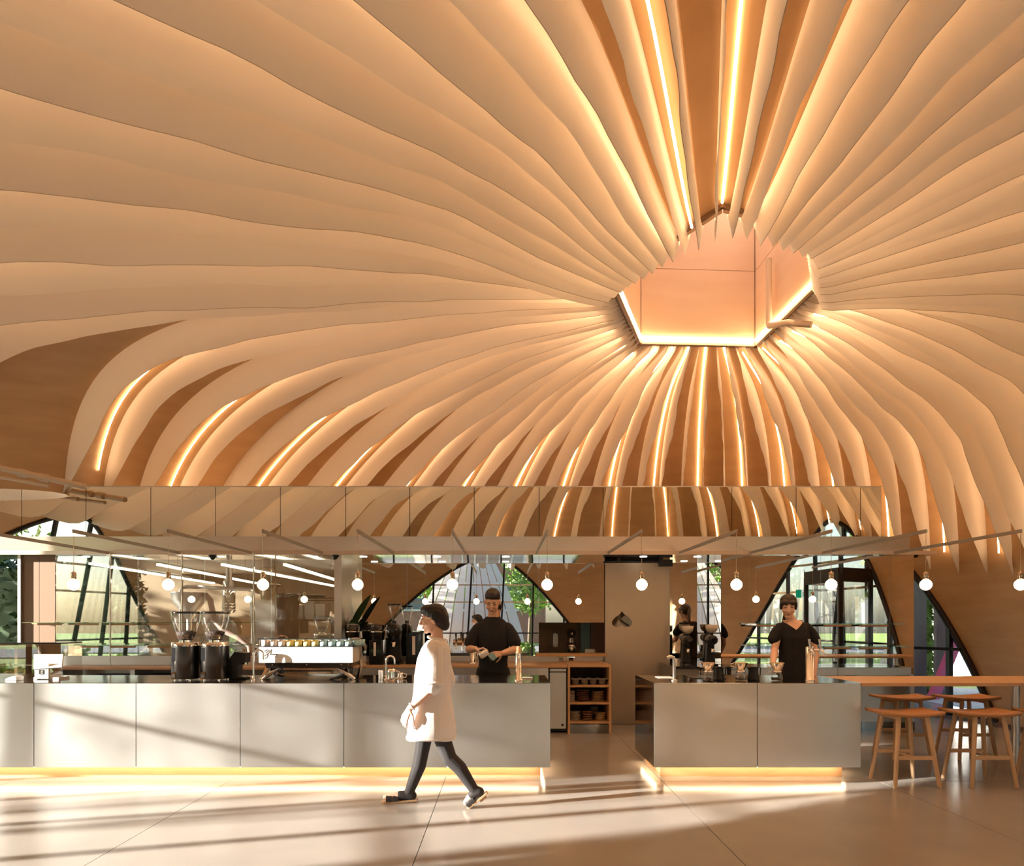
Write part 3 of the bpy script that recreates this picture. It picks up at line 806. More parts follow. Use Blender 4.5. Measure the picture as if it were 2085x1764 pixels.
# stools
def make_stool(x, y):
    t = thing('bar_stool', '', 'stool', (x, y, 0), 'oak saddle-seat bar stools')
    # saddle seat: curved up towards its two ends
    nx, ny = 18, 10; vs_ = []; fs = []
    for lay in (0, 1):
        for i in range(nx+1):
            for j in range(ny+1):
                u = -1+2*i/nx; v = -1+2*j/ny
                # front edge bows out, ends are cut straight
                hw = .275; hd = .19*(1-.10*abs(u)**2)
                z = .650+.022*u*u-.006*(1-v*v) if lay else .622+.018*u*u
                k = .97 if not lay else 1.0
                vs_.append((x+u*hw*k, y+v*hd*k, z))
    m = (nx+1)*(ny+1)
    for i in range(nx):
        for j in range(ny):
            a = i*(ny+1)+j; fs.append((a, a+1, a+ny+2, a+ny+1)); fs.append((m+a, m+a+ny+1, m+a+ny+2, m+a+1))
    edge = [(i, 0) for i in range(nx)]+[(nx, j) for j in range(ny)]+[(i, ny) for i in range(nx, 0, -1)]+[(0, j) for j in range(ny, 0, -1)]
    idx = [i*(ny+1)+j for i, j in edge]
    for a, b in zip(idx, idx[1:]+idx[:1]): fs.append((a, b, m+b, m+a))
    MB().add(vs_, fs, True).build('seat', 'oak_orange', t)
    for sx in (-1, 1):
        for sy in (-1, 1):
            MB().tube([(x+sx*.198, y+sy*.20, .0), (x+sx*.198, y+sy*.20, .004), (x+sx*.125, y+sy*.13, .632)], [.016, .0175, .021], 12).build('leg', 'oak_pale', t)
        # rail under the seat joining front and back legs
        MB().bar((x+sx*.128, y-.135, .612), (x+sx*.128, y+.135, .612), .028, .034).build('seat_rail', 'oak_pale', t)
    f = .62
    for sy in (-1, 1):
        MB().bar((x-.165, y+sy*.17, .262), (x+.165, y+sy*.17, .262), .020, .034).build('stretcher', 'oak_pale', t)
    MB().bar((x, y-.17, .262), (x, y+.17, .262), .026, .020).build('stretcher', 'oak_pale', t)
    return t
s0 = make_stool(3.655, 6.24)
s0['label'] = 'oak saddle-seat stool in front of the bar table beside the island'
for (x, y, lab) in ((4.345, 6.25, 'oak saddle-seat stool in front of the bar table, second from the island'),
                    (5.035, 6.25, 'oak saddle-seat stool in front of the bar table, third from the island'),
                    (4.345, 7.47, 'oak saddle-seat stool behind the bar table beside the island'),
                    (5.045, 7.47, 'oak saddle-seat stool behind the bar table, second from the island')):
    copy_tree(s0, (x, y, 0), None, lab)

# ================================================================== pendant lamps on long arms
PY = 6.90
def make_pendant(x):
    t = thing('pendant_lamp', 'bare globe bulb on a thin cord from a long steel arm above the counter', 'lamp', (x, PY, 2.36), 'globe pendant lamps above the bar')
    zt_, zf = Z(1082, PY), Z(1126, 9.13)
    MB().bar((x, PY-.012, zt_), (x, 9.14, zf), .016, .036).build('arm', 'gun_metal', t)
    zs = Z(1179, PY)
    MB().tube([(x, PY, zt_-.01), (x, PY, Z(1165, PY))], .0028, 6).build('cord', 'brass', t)
    MB().lathe([(.006, .075), (.008, .068), (.022, .064), (.024, .060), (.024, .002), (.020, -.004)], (x, PY, zs), 16).build('socket', 'brass', t)
    c = (x, PY, Z(1191, PY)); pr = []
    for k in range(15):
        a = pi*k/14; pr.append((max(.0005, .056*sin(a)), -.056*cos(a)))
    pr = [p for p in pr if not (p[1] > .035)]+[(.030, .046), (.019, .058), (.018, .066)]
    MB().lathe(pr, c, 18).build('bulb', 'bulb', t)
    return t
p0 = make_pendant(X(150, PY))
for i in range(-1, 11):
    if i: copy_tree(p0, (X(150+192.8*i, PY), PY, 2.36))

# ================================================================== back counters
t = thing('back_counter', 'oak-topped back counter with steel fronts below the mirrors', 'counter', (-.6, 9.4, 0))
xb0, xb1 = X(697, 9.0), X(1156, 8.98)-.004
MB().box(xb0, xb1-.0, 8.98, 9.82, .865, .895).build('countertop', 'oak', t)
for a, b in ((xb0, -1.5), (-1.5, -.72), (-.72, X(1117, 9.0))):
    MB().box(a+.003, b-.003, 9.0, 9.02, .09, .86).build('front_panel', 'steel', t)
MB().box(xb0+.02, X(1117, 9.0), 9.02, 9.82, .0, .86).build('carcass', 'black_satin', t)
# fridge
t = thing('under_counter_fridge', 'under-counter fridge with a brushed steel door next to the plate shelves', 'fridge', (X(1137, 9.0), 9.4, 0))
xf0, xf1 = X(1117, 9.0)+.01, X(1158, 9.0)-.022
MB().box(xf0, xf1, 9.05, 9.8, .02, .85).build('body', 'black_satin', t)
MB().rbox(xf0+.008, xf1-.012, 9.005, 9.05, .06, .80, .01, 'y').build('door', 'steel', t)
MB().box(xf0+.008, xf1-.012, 9.0, 9.05, .815, .85).build('grille', 'steel', t)
MB().box(xf1-.075, xf1-.045, 9.0, 9.006, .095, .125).build('badge', 'black_metal', t)
# open shelf unit
t = thing('shelf_unit', 'open oak shelf unit holding stacked bowls and plates beside the metal door', 'shelf', (X(1201, 9.0), 9.4, 0))
xs0, xs1 = X(1156, 8.98), X(1244, 8.98)
MB().box(xs0, xs1, 8.95, 9.82, .875, .905).build('top', 'oak', t)
MB().box(xs0, xs0+.028, 8.95, 9.82, 0, .875).build('side', 'oak', t)
MB().box(xs1-.028, xs1, 8.95, 9.82, 0, .875).build('side', 'oak', t)
SH = [Z(1472, 8.97), Z(1433, 8.97), Z(1398, 8.97)]
for z in SH: MB().box(xs0+.028, xs1-.028, 8.97, 9.8, z-.012, z+.012).build('shelf', 'oak', t)
MB().box(xs0+.028, xs1-.028, 9.78, 9.81, .13, .875).build('back', 'oak_dark', t)
MB().box(xs0+.028, xs1-.028, 8.98, 9.0, 0, .12).build('kickboard', 'steel_side', t)

def stack(px, z, n, r, h, m, kind, label, Y=9.15, group=None):
    x = X(px, Y)
    for k in range(n):
        if kind == 'plate': pr = [(.0005, .0), (r*.6, .0), (r*.62, .004), (r, h*.75), (r, h*.75+.004), (r*.6, .010), (.0005, .008)]
        else: pr = [(.0005, .0), (r*.55, .0), (r*.9, h*.35), (r, h), (r-.006, h), (r*.86, h*.4), (r*.5, .012), (.0005, .010)]
        o = MB().lathe(pr, (0, 0, 0), 18, cap=False).build(kind, m)
        o.location = (x, Y, z+.0125+k*h*.93); tag(o, label, kind, group)
stack(1164, SH[1], 7, .045, .021, 'ceramic_white', 'bowl', 'small white bowl in a stack on the middle shelf', group='small white bowls')
stack(1187, SH[1], 6, .088, .028, 'ceramic_brown', 'bowl', 'dark brown bowl in a stack on the middle shelf', group='dark brown bowls')
stack(1217, SH[1], 7, .086, .021, 'ceramic_tan', 'plate', 'tan stoneware plate in the tall stack on the middle shelf', group='tan plates')
stack(1171, SH[0], 7, .080, .018, 'ceramic_white', 'plate', 'white plate in a stack on the lowest shelf', group='white plates')
stack(1196, SH[0], 4, .070, .034, 'ceramic_brown', 'bowl', 'brown bowl in a stack on the lowest shelf', Y=9.1, group='brown bowls on the lowest shelf')
stack(1222, SH[0], 4, .074, .026, 'ceramic_tan', 'bowl', 'tan bowl in a stack on the lowest shelf', group='tan bowls')
stack(1209, SH[0], 6, .06, .024, 'ceramic_white', 'bowl', 'white bowl in the stack behind the tan bowls', Y=9.45, group='white bowls at the back of the shelf')
t = thing('cutlery_tray', 'grey plastic tray with four round cutlery cups on the top shelf', 'tray', (X(1201, 9.15), 9.15, SH[2]))
MB().box(X(1163, 9.1), X(1236, 9.1), 9.04, 9.30, SH[2]+.085, SH[2]+.095).build('rim', 'grey_plastic', t)
for p in (1172, 1190, 1208, 1226):
    MB().lathe([(.025, .013), (.045, .03), (.052, .085)], (X(p, 9.12), 9.14, SH[2]), 14).build('cup', 'grey_plastic', t)
    MB().lathe([(.0005, .10), (.03, .105), (.035, .09)], (X(p, 9.12), 9.14, SH[2]), 10).build('cutlery_bundle', 'black_satin', t)
# counter under the white-hopper grinders, dark rounded top
t = thing('grinder_counter', 'dark polished counter with a rounded corner under the white-hopper grinders', 'counter', (X(1420, 9.2), 9.4, 0))
xg0, xg1 = X(1368, 9.0), X(1469, 9.2)
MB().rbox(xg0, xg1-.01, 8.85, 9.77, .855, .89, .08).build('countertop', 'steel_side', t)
for a, b in ((xg0, (xg0+xg1)/2), ((xg0+xg1)/2, xg1)): MB().box(a+.004, b-.012, 8.93, 8.95, .08, .85).build('front_panel', 'steel', t)
MB().box(xg0+.01, xg1-.02, 8.95, 9.77, 0, .85).build('carcass', 'steel_side', t)
# right back ledge
t = thing('back_ledge', 'brushed steel ledge below the mirrored wall behind the island', 'ledge', (4.2, 9.05, 0))
for a, b in ((1489, 1592), (1592, 1706), (1706, 1856)):
    MB().box(X(a, 8.86)+.003, X(b, 8.86)-.003, 8.86, 9.21, Z(1376, 8.86), Z(1360, 8.86)).build('panel', 'steel', t)
MB().box(X(1488, 8.9), X(1856, 8.9), 8.84, 9.215, Z(1360, 8.86), Z(1360, 8.86)+.006).build('top', 'steel_top', t)
for p in (1510, 1620, 1740, 1845): MB().box(X(p, 8.95), X(p, 8.95)+.02, 8.9, 9.2, 0, Z(1376, 8.86)).build('support', 'steel_side', t)
# left back counter with shelf below the kitchen glass
t = thing('back_work_counter', 'steel work counter with an oak edge and blue trays below the kitchen glass', 'counter', (-4, 8.95, 0))
xl0, xl1 = X(100, 8.7), X(692, 9.0)
MB().box(xl0, xl1-.02, 8.70, 9.215, .86, .89).build('countertop', 'oak', t)
MB().box(xl0, xl1-.02, 9.19, 9.222, .89, Z(1337, 9.2)).build('splash_panel', 'steel', t)
MB().box(xl0, xl1-.02, 8.76, 9.2, .0, .18).build('base', 'black_satin', t)
for p in (120, 270, 420, 560, 680): MB().box(X(p, 8.8), X(p, 8.8)+.06, 8.74, 9.2, .18, .86).build('divider', 'steel', t)
MB().box(xl0+.1, xl1-.1, 8.8, 9.15, .66, .70).build('shelf', 'steel', t)
for k, (a, b) in enumerate(((180, 262), (290, 360), (380, 440))):
    tag(MB().rbox(X(a, 8.85), X(b, 8.85), 8.82, 9.12, .70, .78, .02).build('tray', 'blue_plastic'), 'blue plastic tray on the shelf under the work counter', 'tray', 'blue trays under the work counter')

# glass shelves with oak pegs
def glass_shelf(px0, px1, py, label, pegs, Y=9.02):
    z = Z(py, Y-.12)
    t = thing('glass_shelf', label, 'shelf', (X((px0+px1)/2, Y), Y, z))
    MB().box(X(px0, Y-.12), X(px1, Y-.12), Y-.12, Y+.20, z-.006, z+.006).build('glass_plate', 'glass_shelf', t)
    MB().box(X(px0, Y-.12), X(px1, Y-.12), Y-.125, Y-.12, z-.006, z+.006).build('edge', 'glass_shelf', t)
    for a, b in pegs: MB().tube([(X(a, Y-.1), Y-.09, z-.022), (X(b, Y-.1), Y-.09, z-.022)], .014, 8).build('peg', 'oak', t)
    for p in pegs[:1]+pegs[-1:]: MB().box(X(p[0], Y)-.005, X(p[0], Y)+.005, Y-.1, Y+.205, z-.02, z-.008).build('bracket', 'chrome', t)
glass_shelf(45, 510, 1268, 'upper glass shelf with oak pegs in front of the kitchen glass', [(76, 124), (152, 199), (225, 275), (300, 345)])
glass_shelf(92, 510, 1314, 'lower glass shelf with oak pegs in front of the kitchen glass', [(152, 200), (225, 275), (300, 345)])
glass_shelf(1540, 1842, 1271, 'upper glass shelf with oak pegs on the mirrored wall behind the island', [(1541, 1600), (1678, 1733), (1750, 1809)])
glass_shelf(1540, 1855, 1317, 'lower glass shelf with oak pegs on the mirrored wall behind the island', [(1678, 1733), (1750, 1809)])
# hanging rods
for p in (224, 370, 516):
    tag(MB().tube([(X(p, 8.9), 8.9, ZC), (X(p, 8.9), 8.9, .892)], .007, 8).build('hanging_rod', 'chrome'), 'thin chrome rod holding the glass shelves before the kitchen glass', 'rod', 'chrome shelf rods')
# recessed downlights in the bar ceiling
for p in (98, 175, 450, 640, 740, 890, 1030, 1310, 1420, 1700):
    o = MB().lathe([(.0005, 0), (.045, 0), (.05, -.004), (.052, .002)], (0, 0, 0), 16).build('downlight', 'downlight')
    o.location = (X(p, 9.45), 9.45, ZC-.003); tag(o, 'small round recessed downlight in the polished bar ceiling', 'light', 'recessed downlights over the bar')
for p, pp in ((425, 9.2), (678, 9.2)):
    t = thing('dome_camera', 'small dome security camera above the counter beside the %s' % ('roaster hopper' if p < 500 else 'steel post'), 'camera', (X(p, 9.17), 9.17, ZC))
    t2 = 9.08
    MB().lathe([(.05, .0), (.05, -.03), (.045, -.034)], (X(p, t2), 9.20, ZC), 16).build('housing', 'black_metal', t)
    MB().ball((X(p, t2), 9.20, ZC-.034), .036, .036, .034).build('dome', 'black_gloss', t)
# wall outlets under the pass-through
for p, m in ((1143, 'grey_plastic'), (1163, 'black_metal')):
    t = thing('wall_outlet', 'steel wall outlet plate with a %s socket under the oak sill' % ('grey' if p < 1150 else 'black'), 'outlet', (X(p, 9.83), 9.84, Z(1343, 9.83)))
    MB().box(X(p, 9.83)-.055, X(p, 9.83)+.055, 9.838, 9.851, Z(1347, 9.83), Z(1338, 9.83)).build('plate', 'chrome', t)
    MB().box(X(p, 9.83)-.032, X(p, 9.83)+.032, 9.832, 9.839, Z(1345.5, 9.83), Z(1339.5, 9.83)).build('socket', m, t)
# cream sprinkler pipes on the plywood at the left, and one by the oculus
def pipe(label, pts, r, joints=()):
    t = thing('sprinkler_pipe', label, 'pipe', pts[len(pts)//2])
    MB().tube(pts, r, 10).build('pipe', 'pipe_cream', t)
    for k in joints:
        a = Vector(pts[0]).lerp(Vector(pts[-1]), k); d = (Vector(pts[-1])-Vector(pts[0])).normalized()*.05
        MB().tube([a-d, a+d], r*1.35, 10).build('coupling', 'pipe_cream', t)
pipe('thick cream sprinkler pipe sloping down the plywood at the far left', [at(-120, 928, 8.2), at(60, 966, 8.45), at(175, 992, 8.7)], .038, (.55, .70))
pipe('thin cream sprinkler pipe below the thick one at the far left', [at(-120, 950, 8.2), at(60, 982, 8.45), at(100, 990, 8.55)], .024, (.5,))
pa = Vector((3.05, 8.45, 0))
pipe('cream pipe elbow standing out of the skylight shaft', [(3.12, 8.05, RIMZ+.75), (3.12, 8.05, RIMZ+.02), (3.10, 8.0, RIMZ-.06), (3.22, 7.75, RIMZ-.13), (3.42, 7.60, RIMZ-.22)], .035)

# ================================================================== espresso machine
CT = .90   # countertop height
def Zc(py, Y): return Z(py, Y)
t = thing('espresso_machine', 'white-panelled espresso machine with chrome legs and cups on top', 'coffee machine', (X(640, 6.9), 6.9, CT))
y0, y1 = 6.68, 7.14
x0, x1 = X(527, y0), X(718, y0)
zb, zt_ = Z(1350, y0), Z(1318, y0)
MB().rbox(x0, x1, y0, y0+.02, zb, zt_, .004, 'y').build('front_panel', 'white_panel', t)
MB().prism([(y0+.02, zb), (y1, zb+.0), (y1, zt_+.02), (y0+.02, zt_)], x1-x0-.004, 'x', x0+.002).build('body', 'ceramic_white', t)
# side arm: dark curved handrail and chrome fins at both ends
for sx, d in ((x1, 1), (x0, -1)):
    MB().tube([(sx-.06*d, y0+.10, zt_+.075), (sx+.0*d, y0+.18, zt_+.078), (sx+.02*d, y0+.30, zt_+.055), (sx+.035*d, y1-.02, zt_-.01), (sx+.03*d, y1+.02, zt_-.05)], [.010, .014, .018, .018, .012], 10).build('side_rail', 'gun_metal', t)
    MB().prism([(y1+.03, zt_-.05), (y1-.10, zt_-.06), (y1-.16, zb-.06), (y1-.30, CT+.03), (y1-.36, CT+.005), (y1-.16, CT+.005), (y1-.02, CT+.03), (y1+.04, CT+.02)], .03*d, 'x', sx+.004*d).build('side_fin', 'chrome', t)
# black underbody and drip tray
MB().prism([(y0+.03, zb), (y1, zb), (y1-.05, zb-.055), (y0+.06, zb-.06)], x1-x0-.10, 'x', x0+.05).build('underbody', 'black_gloss', t)
for k in range(3):
    MB().ball((lerp(x0+.12, x1-.12, k/2), y0+.035, zb-.022), .006).build('bolt', 'chrome', t)
MB().box(x0+.14, x1-.14, y0+.12, y1-.02, CT+.028, CT+.05).build('drip_tray', 'chrome', t)
# sprung feet: splayed legs in chrome and black
for sx, d in ((x0+.10, 1), (x1-.10, -1)):
    MB().tube([(sx-.10*d, y0+.10, CT+.004), (sx-.02*d, y0+.08, CT+.06), (sx+.07*d, y0+.10, zb-.055)], [.016, .024, .018], 10).build('front_leg', 'chrome', t)
    MB().tube([(sx+.14*d, y0+.06, CT+.006), (sx+.04*d, y0+.07, CT+.03), (sx-.02*d, y0+.1, CT+.075), (sx+.0*d, y0+.12, zb-.05)], [.010, .018, .018, .014], 10).build('front_leg', 'black_gloss', t)
    MB().tube([(sx, y1-.08, CT+.0), (sx, y1-.08, zb-.05)], .018, 10).build('rear_leg', 'black_gloss', t)
# tray and rail that hold the cups
MB().box(x0+.02, x1+.02, y0+.01, y1, zt_, zt_+.006).build('cup_tray', 'black_metal', t)
MB().box(x0-.01, x1-.01, y0+.005, y0+.014, zt_+.074, zt_+.084).build('cup_rail', 'black_metal', t)
for x in (x0-.006, x1-.012): MB().box(x, x+.008, y0+.005, y0+.014, zt_, zt_+.08).build('rail_post', 'black_metal', t)
MB().tube([(x0+.10, y0+.2, zt_+.08), (x0+.13, y0+.2, zt_+.105), (x0+.19, y0+.2, zt_+.105), (x0+.22, y0+.2, zt_+.08)], .006, 8).build('lever', 'brass', t)
# handwritten name on the front panel, drawn as a fine line
sx0, sz0 = X(534, y0), Z(1334, y0); k_ = .165
pts = [(.10, .32), (.30, .52), (.42, .50), (.34, .36), (.22, .22), (.34, .06), (.30, -.20), (.12, -.36), (.0, -.30), (.10, -.10), (.34, .10), (.44, .30), (.56, .54), (.52, .20), (.48, .02), (.60, .10), (.68, .12), (.64, .0), (.72, .02), (.78, .12), (.80, .0), (.88, .12), (.86, -.20), (.76, -.22), (.92, .02), (1.0, .10), (1.06, .02), (1.16, .08), (1.22, .02), (1.34, .05)]
mb = MB(); mb.tube([(sx0+a*k_*.95, y0-.0015, sz0+b*k_*.62) for a, b in pts], .0016, 5); mb.build('signature', 'letter_black', t)
def cup(px, m, label, group, y=6.75):
    o = MB().lathe([(.0005, .0), (.036, .0), (.040, .006), (.0415, .062), (.038, .062), (.036, .012), (.0005, .010)], (0, 0, 0), 18, cap=False).build('cup', m)
    o.location = (X(px, y), y, zt_+.0065); tag(o, label, 'cup', group)
for k in range(11):
    px = 541+k*16.9
    if k < 3: cup(px, 'cup_white', 'cream white cup lined up on the espresso machine', 'cream cups on the espresso machine')
    elif k < 7: cup(px, 'cup_yellow', 'mustard yellow cup lined up on the espresso machine', 'yellow cups on the espresso machine')
    else: cup(px, 'cup_blue', 'pale blue cup lined up on the espresso machine', 'blue cups on the espresso machine')
for k in range(3): cup(724+k*5.5, 'cup_blue', 'pale blue cup lined up on the espresso machine', 'blue cups on the espresso machine', 6.84+k*.085)

# ================================================================== black drum grinders with glass cones
def drum_grinder(px, label, Y=6.72):
    x = X(px, Y); t = thing('coffee_grinder', label, 'coffee grinder', (x, Y, CT), None)
    r = .132
    prof_ = [(r-.012, .012), (r, .02), (r, .345)]
    # rounded-square drum: lathe stretched in depth
    MB().lathe(prof_, (x, Y+.02, CT), 32).build('body', 'grinder_metal', t)
    MB().lathe([(r+.003, .0), (r+.003, .032), (r-.006, .038)], (x, Y+.02, CT+.335), 28).build('collar', 'chrome', t)
    MB().lathe([(.055, .0), (.055, .028)], (x, Y+.02, CT+.372), 20).build('neck', 'chrome', t)
    MB().lathe([(.058, .395), (.075, .405), (.128, .58), (.137, .655)], (x, Y+.02, CT), 26, cap=False).build('hopper', 'glass_clear', t)
    MB().lathe([(.138, .652), (.141, .656), (.141, .672), (.02, .676), (.0005, .676)], (x, Y+.02, CT), 26).build('lid', 'black_gloss', t)
    MB().lathe([(.062, .392), (.070, .40), (.064, .412)], (x, Y+.02, CT), 20).build('hopper_ring', 'black_metal', t)
    MB().lathe([(.0005, .402), (.070, .404), (.096, .475), (.05, .485), (.0005, .49)], (x, Y+.02, CT), 20).build('beans', 'coffee', t)
    # vent slot and spout badge on the front
    MB().rbox(x-.084, x-.044, Y-.104, Y-.06, CT+.185, CT+.325, .019, 'y').build('vent_slot', 'black_metal', t)
    MB().rbox(x-.088, x-.040, Y-.108, Y-.06, CT+.012, CT+.085, .022, 'y').build('badge', 'chrome', t)
    MB().rbox(x-.080, x-.048, Y-.111, Y-.107, CT+.034, CT+.064, .004, 'y').build('badge_mark', 'letter_black', t)
    for a in (.7, 2.4, 3.9, 5.5): MB().lathe([(.014, 0), (.014, .014)], (x+cos(a)*.10, Y+.02+sin(a)*.10, CT), 10).build('foot', 'chrome', t)
drum_grinder(377, 'black drum coffee grinder with a glass cone hopper next to the till')
drum_grinder(436, 'black drum coffee grinder with a glass cone hopper next to the small black grinder')
# small black press-like grinder
Y = 6.85; x = X(488, Y); t = thing('tamping_press', 'small black C-shaped tamping press between grinders and espresso machine', 'press', (x, Y, CT))
MB().prism([(x-.085, .0), (x+.085, .0), (x+.085, .022), (x-.01, .03), (x+.0, .14), (x+.085, .15), (x+.09, .255), (x-.04, .275), (x-.085, .22)], .13, 'y', Y-.065)
mb = MB(); mb.prism([(x-.085, CT), (x+.085, CT), (x+.085, CT+.022), (x+.005, CT+.03), (x+.01, CT+.145), (x+.035, CT+.15), (x+.035, CT+.165), (x+.085, CT+.165), (x+.09, CT+.262), (x-.03, CT+.275), (x-.085, CT+.20)], .13, 'y', Y-.065)
mb.build('body', 'black_satin', t, bevel=.006)
MB().tube([(x+.02, Y, CT+.272), (x+.035, Y, CT+.30), (x+.055, Y, CT+.30), (x+.06, Y, CT+.272)], .005, 8).build('cable', 'brass', t)
MB().lathe([(.025, .145), (.025, .166)], (x+.06, Y, CT), 14).build('tamper', 'chrome', t)
# till
Y = 6.78; x = X(88, Y); t = thing('tablet_till', 'white tablet till on a square white stand by the pastry case', 'till', (x, Y, CT))
MB().prism([(Y-.02, CT+.005), (Y+.16, CT+.005), (Y+.16, CT+.03), (Y+.01, CT+.05), (Y-.02, CT+.19)], .145, 'x', x-.075).build('stand', 'white_plastic', t, bevel=.006)
MB().box(x-.09, x+.16, Y-.01, Y+.16, CT, CT+.022).build('base', 'white_plastic', t)
# tablet back leans away to the staff side
a = Vector((x-.175, Y+.16, Z(1336, 6.9))); 
vs_ = [(x-.185, Y+.13, CT+.245), (x+.115, Y+.13, CT+.245), (x+.205, Y-.03, CT+.125), (x-.075, Y-.03, CT+.105),
       (x-.185, Y+.145, CT+.235), (x+.115, Y+.145, CT+.235), (x+.205, Y-.015, CT+.113), (x-.075, Y-.015, CT+.093)]
MB().add(vs_, [(0, 1, 2, 3), (7, 6, 5, 4), (0, 4, 5, 1), (1, 5, 6, 2), (2, 6, 7, 3), (3, 7, 4, 0)]).build('tablet', 'white_plastic', t, bevel=.004)
m_ = MB(); sq = .022
for a0, b0, a1, b1 in ((-1, -1, 1, -.72), (-1, .72, 1, 1), (-1, -.72, -.72, .72), (.72, -.72, 1, .72), (-.2, -.2, .2, .2)):
    m_.box(x-.005+a0*sq, x-.005+a1*sq, Y-.0235, Y-.0205, CT+.075+b0*sq, CT+.075+b1*sq)
m_.build('square_mark', 'letter_black', t)
tag(MB().prism([(x-.26, CT), (x-.15, CT), (x-.15, CT+.04), (x-.19, CT+.045), (x-.26, CT+.018)], .10, 'y', 6.62).build('card_reader', 'white_plastic', bevel=.004), 'small white card reader lying beside the till', 'card reader')

# ================================================================== taps and small ware
def gooseneck(px, y, label, h=.24, reach=.09, m='chrome', d=(1, 0)):
    x = X(px, y); t = thing('tap', label, 'tap', (x, y, CT))
    pts = [(x, y, CT)]
    for k in range(9):
        a = pi*k/8; pts.append((x+d[0]*reach/2*(1-cos(a)), y+d[1]*reach/2*(1-cos(a)), CT+h-reach/2+reach/2*sin(a)))
    pts.append((pts[-1][0], pts[-1][1], CT+h-reach*.95))
    MB().tube(pts, .0095, 10).build('spout', m, t)
    MB().lathe([(.024, 0), (.024, .012), (.014, .02), (.013, .05)], (x, y, CT), 14).build('base', m, t)
    MB().tube([(x-.012, y, CT+.035), (x-.05, y, CT+.045)], .006, 8).build('handle', m, t)
gooseneck(516, 6.62, 'chrome gooseneck tap standing between press and espresso machine', .30, .10)
gooseneck(786, 6.72, 'chrome gooseneck tap on the counter to the side of the espresso machine', .235, .085)
def milk_jug(x, y, z, m, label, r=.04, h=.10):
    t = thing('milk_jug', label, 'jug', (x, y, z))
    MB().lathe([(.0005, 0), (r, 0), (r*1.02, h*.3), (r*.86, h*.75), (r*.95, h), (r*.9, h), (r*.8, h*.75), (r*.9, .01), (.0005, .008)], (x, y, z), 18, cap=False).build('body', m, t)
    MB().tube([(x+r*.9, y, z+h*.85), (x+r*1.7, y, z+h*.8), (x+r*1.7, y, z+h*.3), (x+r, y, z+h*.2)], .006, 8).build('handle', m, t)
    return t
milk_jug(X(797, 6.6), 6.6, CT, 'chrome', 'polished steel milk jug beside the gooseneck tap', .044, .115)
milk_jug(X(815, 6.85), 6.85, CT, 'chrome', 'low steel jug behind the gooseneck tap', .036, .06)
for k, p in enumerate((773, 778)): tag(MB().lathe([(.012, 0), (.012, .09), (.008, .10)], (X(p, 6.7), 6.7, CT), 10).build('rinser_valve', 'chrome'), 'slim chrome valve post on the counter beside the tap', 'valve', 'chrome valve posts')
# tall chrome font with oak cap beside the black-shirted barista
Y = 6.62; x = X(1056, Y); t = thing('water_font', 'tall chrome water font with an oak cap at the end of the counter', 'tap', (x, Y, CT))
MB().lathe([(.045, 0), (.045, .014), (.031, .02), (.031, .268)], (x, Y, CT), 20).build('column', 'chrome', t)
MB().lathe([(.029, .268), (.029, .28), (.022, .285), (.022, .325), (.014, .335)], (x, Y, CT), 20).build('cap', 'oak', t)
MB().tube([(x, Y-.025, CT+.24), (x, Y-.10, CT+.24), (x, Y-.105, CT+.215)], .008, 8).build('spout', 'chrome', t)
tag(MB().rbox(X(1062, 6.9), X(1084, 6.9), 6.82, 6.92, CT, CT+.012, .004).build('counter_mat', 'paper'), 'pale lettered card lying behind the chrome water font', 'card')
# island: curved steel tap
Y = 6.6; x = X(1371, Y); t = thing('island_tap', 'matt steel tap with a curved neck on the island', 'tap', (x, Y, CT))
MB().tube([(x+.008, Y, CT), (x+.008, Y, CT+.20), (x+.002, Y+.0, CT+.228), (x-.025, Y+.01, CT+.236), (x-.055, Y+.02, CT+.222)], .016, 12).build('spout', 'steel', t)
MB().lathe([(.032, 0), (.032, .012), (.02, .018)], (x+.008, Y, CT), 16).build('base', 'steel', t)
tag(MB().box(X(1340, 6.95), X(1372, 6.95), 6.9, 7.1, CT, CT+.004).build('paper_menu', 'paper'), 'white sheet lying flat on the island behind the tap', 'paper')
tag(MB().rbox(X(1405, 7.0), X(1470, 7.0), 6.86, 7.22, CT, CT+.006, .01).build('drip_mat', 'black_metal'), 'black drip mat on the island between tap and carafes', 'mat')
def carafe(px, label, Y=6.62):
    x = X(px, Y); t = thing('pour_over_carafe', label, 'carafe', (x, Y, CT))
    MB().lathe([(.0005, .004), (.050, .004), (.056, .02), (.052, .06), (.038, .085), (.042, .098)], (x, Y, CT), 20, cap=False).build('jug', 'glass_clear', t)
    MB().lathe([(.0005, .006), (.047, .006), (.051, .02), (.050, .032), (.0005, .034)], (x, Y, CT), 20, cap=False).build('coffee', 'coffee', t)
    MB().lathe([(.039, .080), (.043, .084), (.043, .096), (.039, .098)], (x, Y, CT), 18).build('band', 'chrome', t)
    MB().tube([(x-.045, Y, CT+.085), (x-.085, Y, CT+.085), (x-.09, Y, CT+.06), (x-.052, Y, CT+.03)], .006, 8).build('handle', 'glass_clear', t)
    MB().lathe([(.030, .100), (.036, .108), (.070, .172), (.074, .174), (.066, .172), (.03, .112), (.02, .11)], (x, Y, CT), 20, cap=False).build('dripper', 'chrome', t)
    MB().tube([(x-.068, Y, CT+.168), (x-.10, Y, CT+.165), (x-.092, Y, CT+.14), (x-.05, Y, CT+.13)], .005, 8).build('dripper_handle', 'chrome', t)
    MB().lathe([(.024, .115), (.066, .176), (.063, .177), (.02, .118)], (x, Y, CT), 20, cap=False).build('filter', 'ceramic_tan', t)
carafe(1442, 'glass carafe with a steel dripper beside the black jug next to the island tap')
carafe(1508, 'glass carafe with a steel dripper between the two black jugs')
carafe(1582, 'glass carafe with a steel dripper under the hand of the barista in the V-neck')
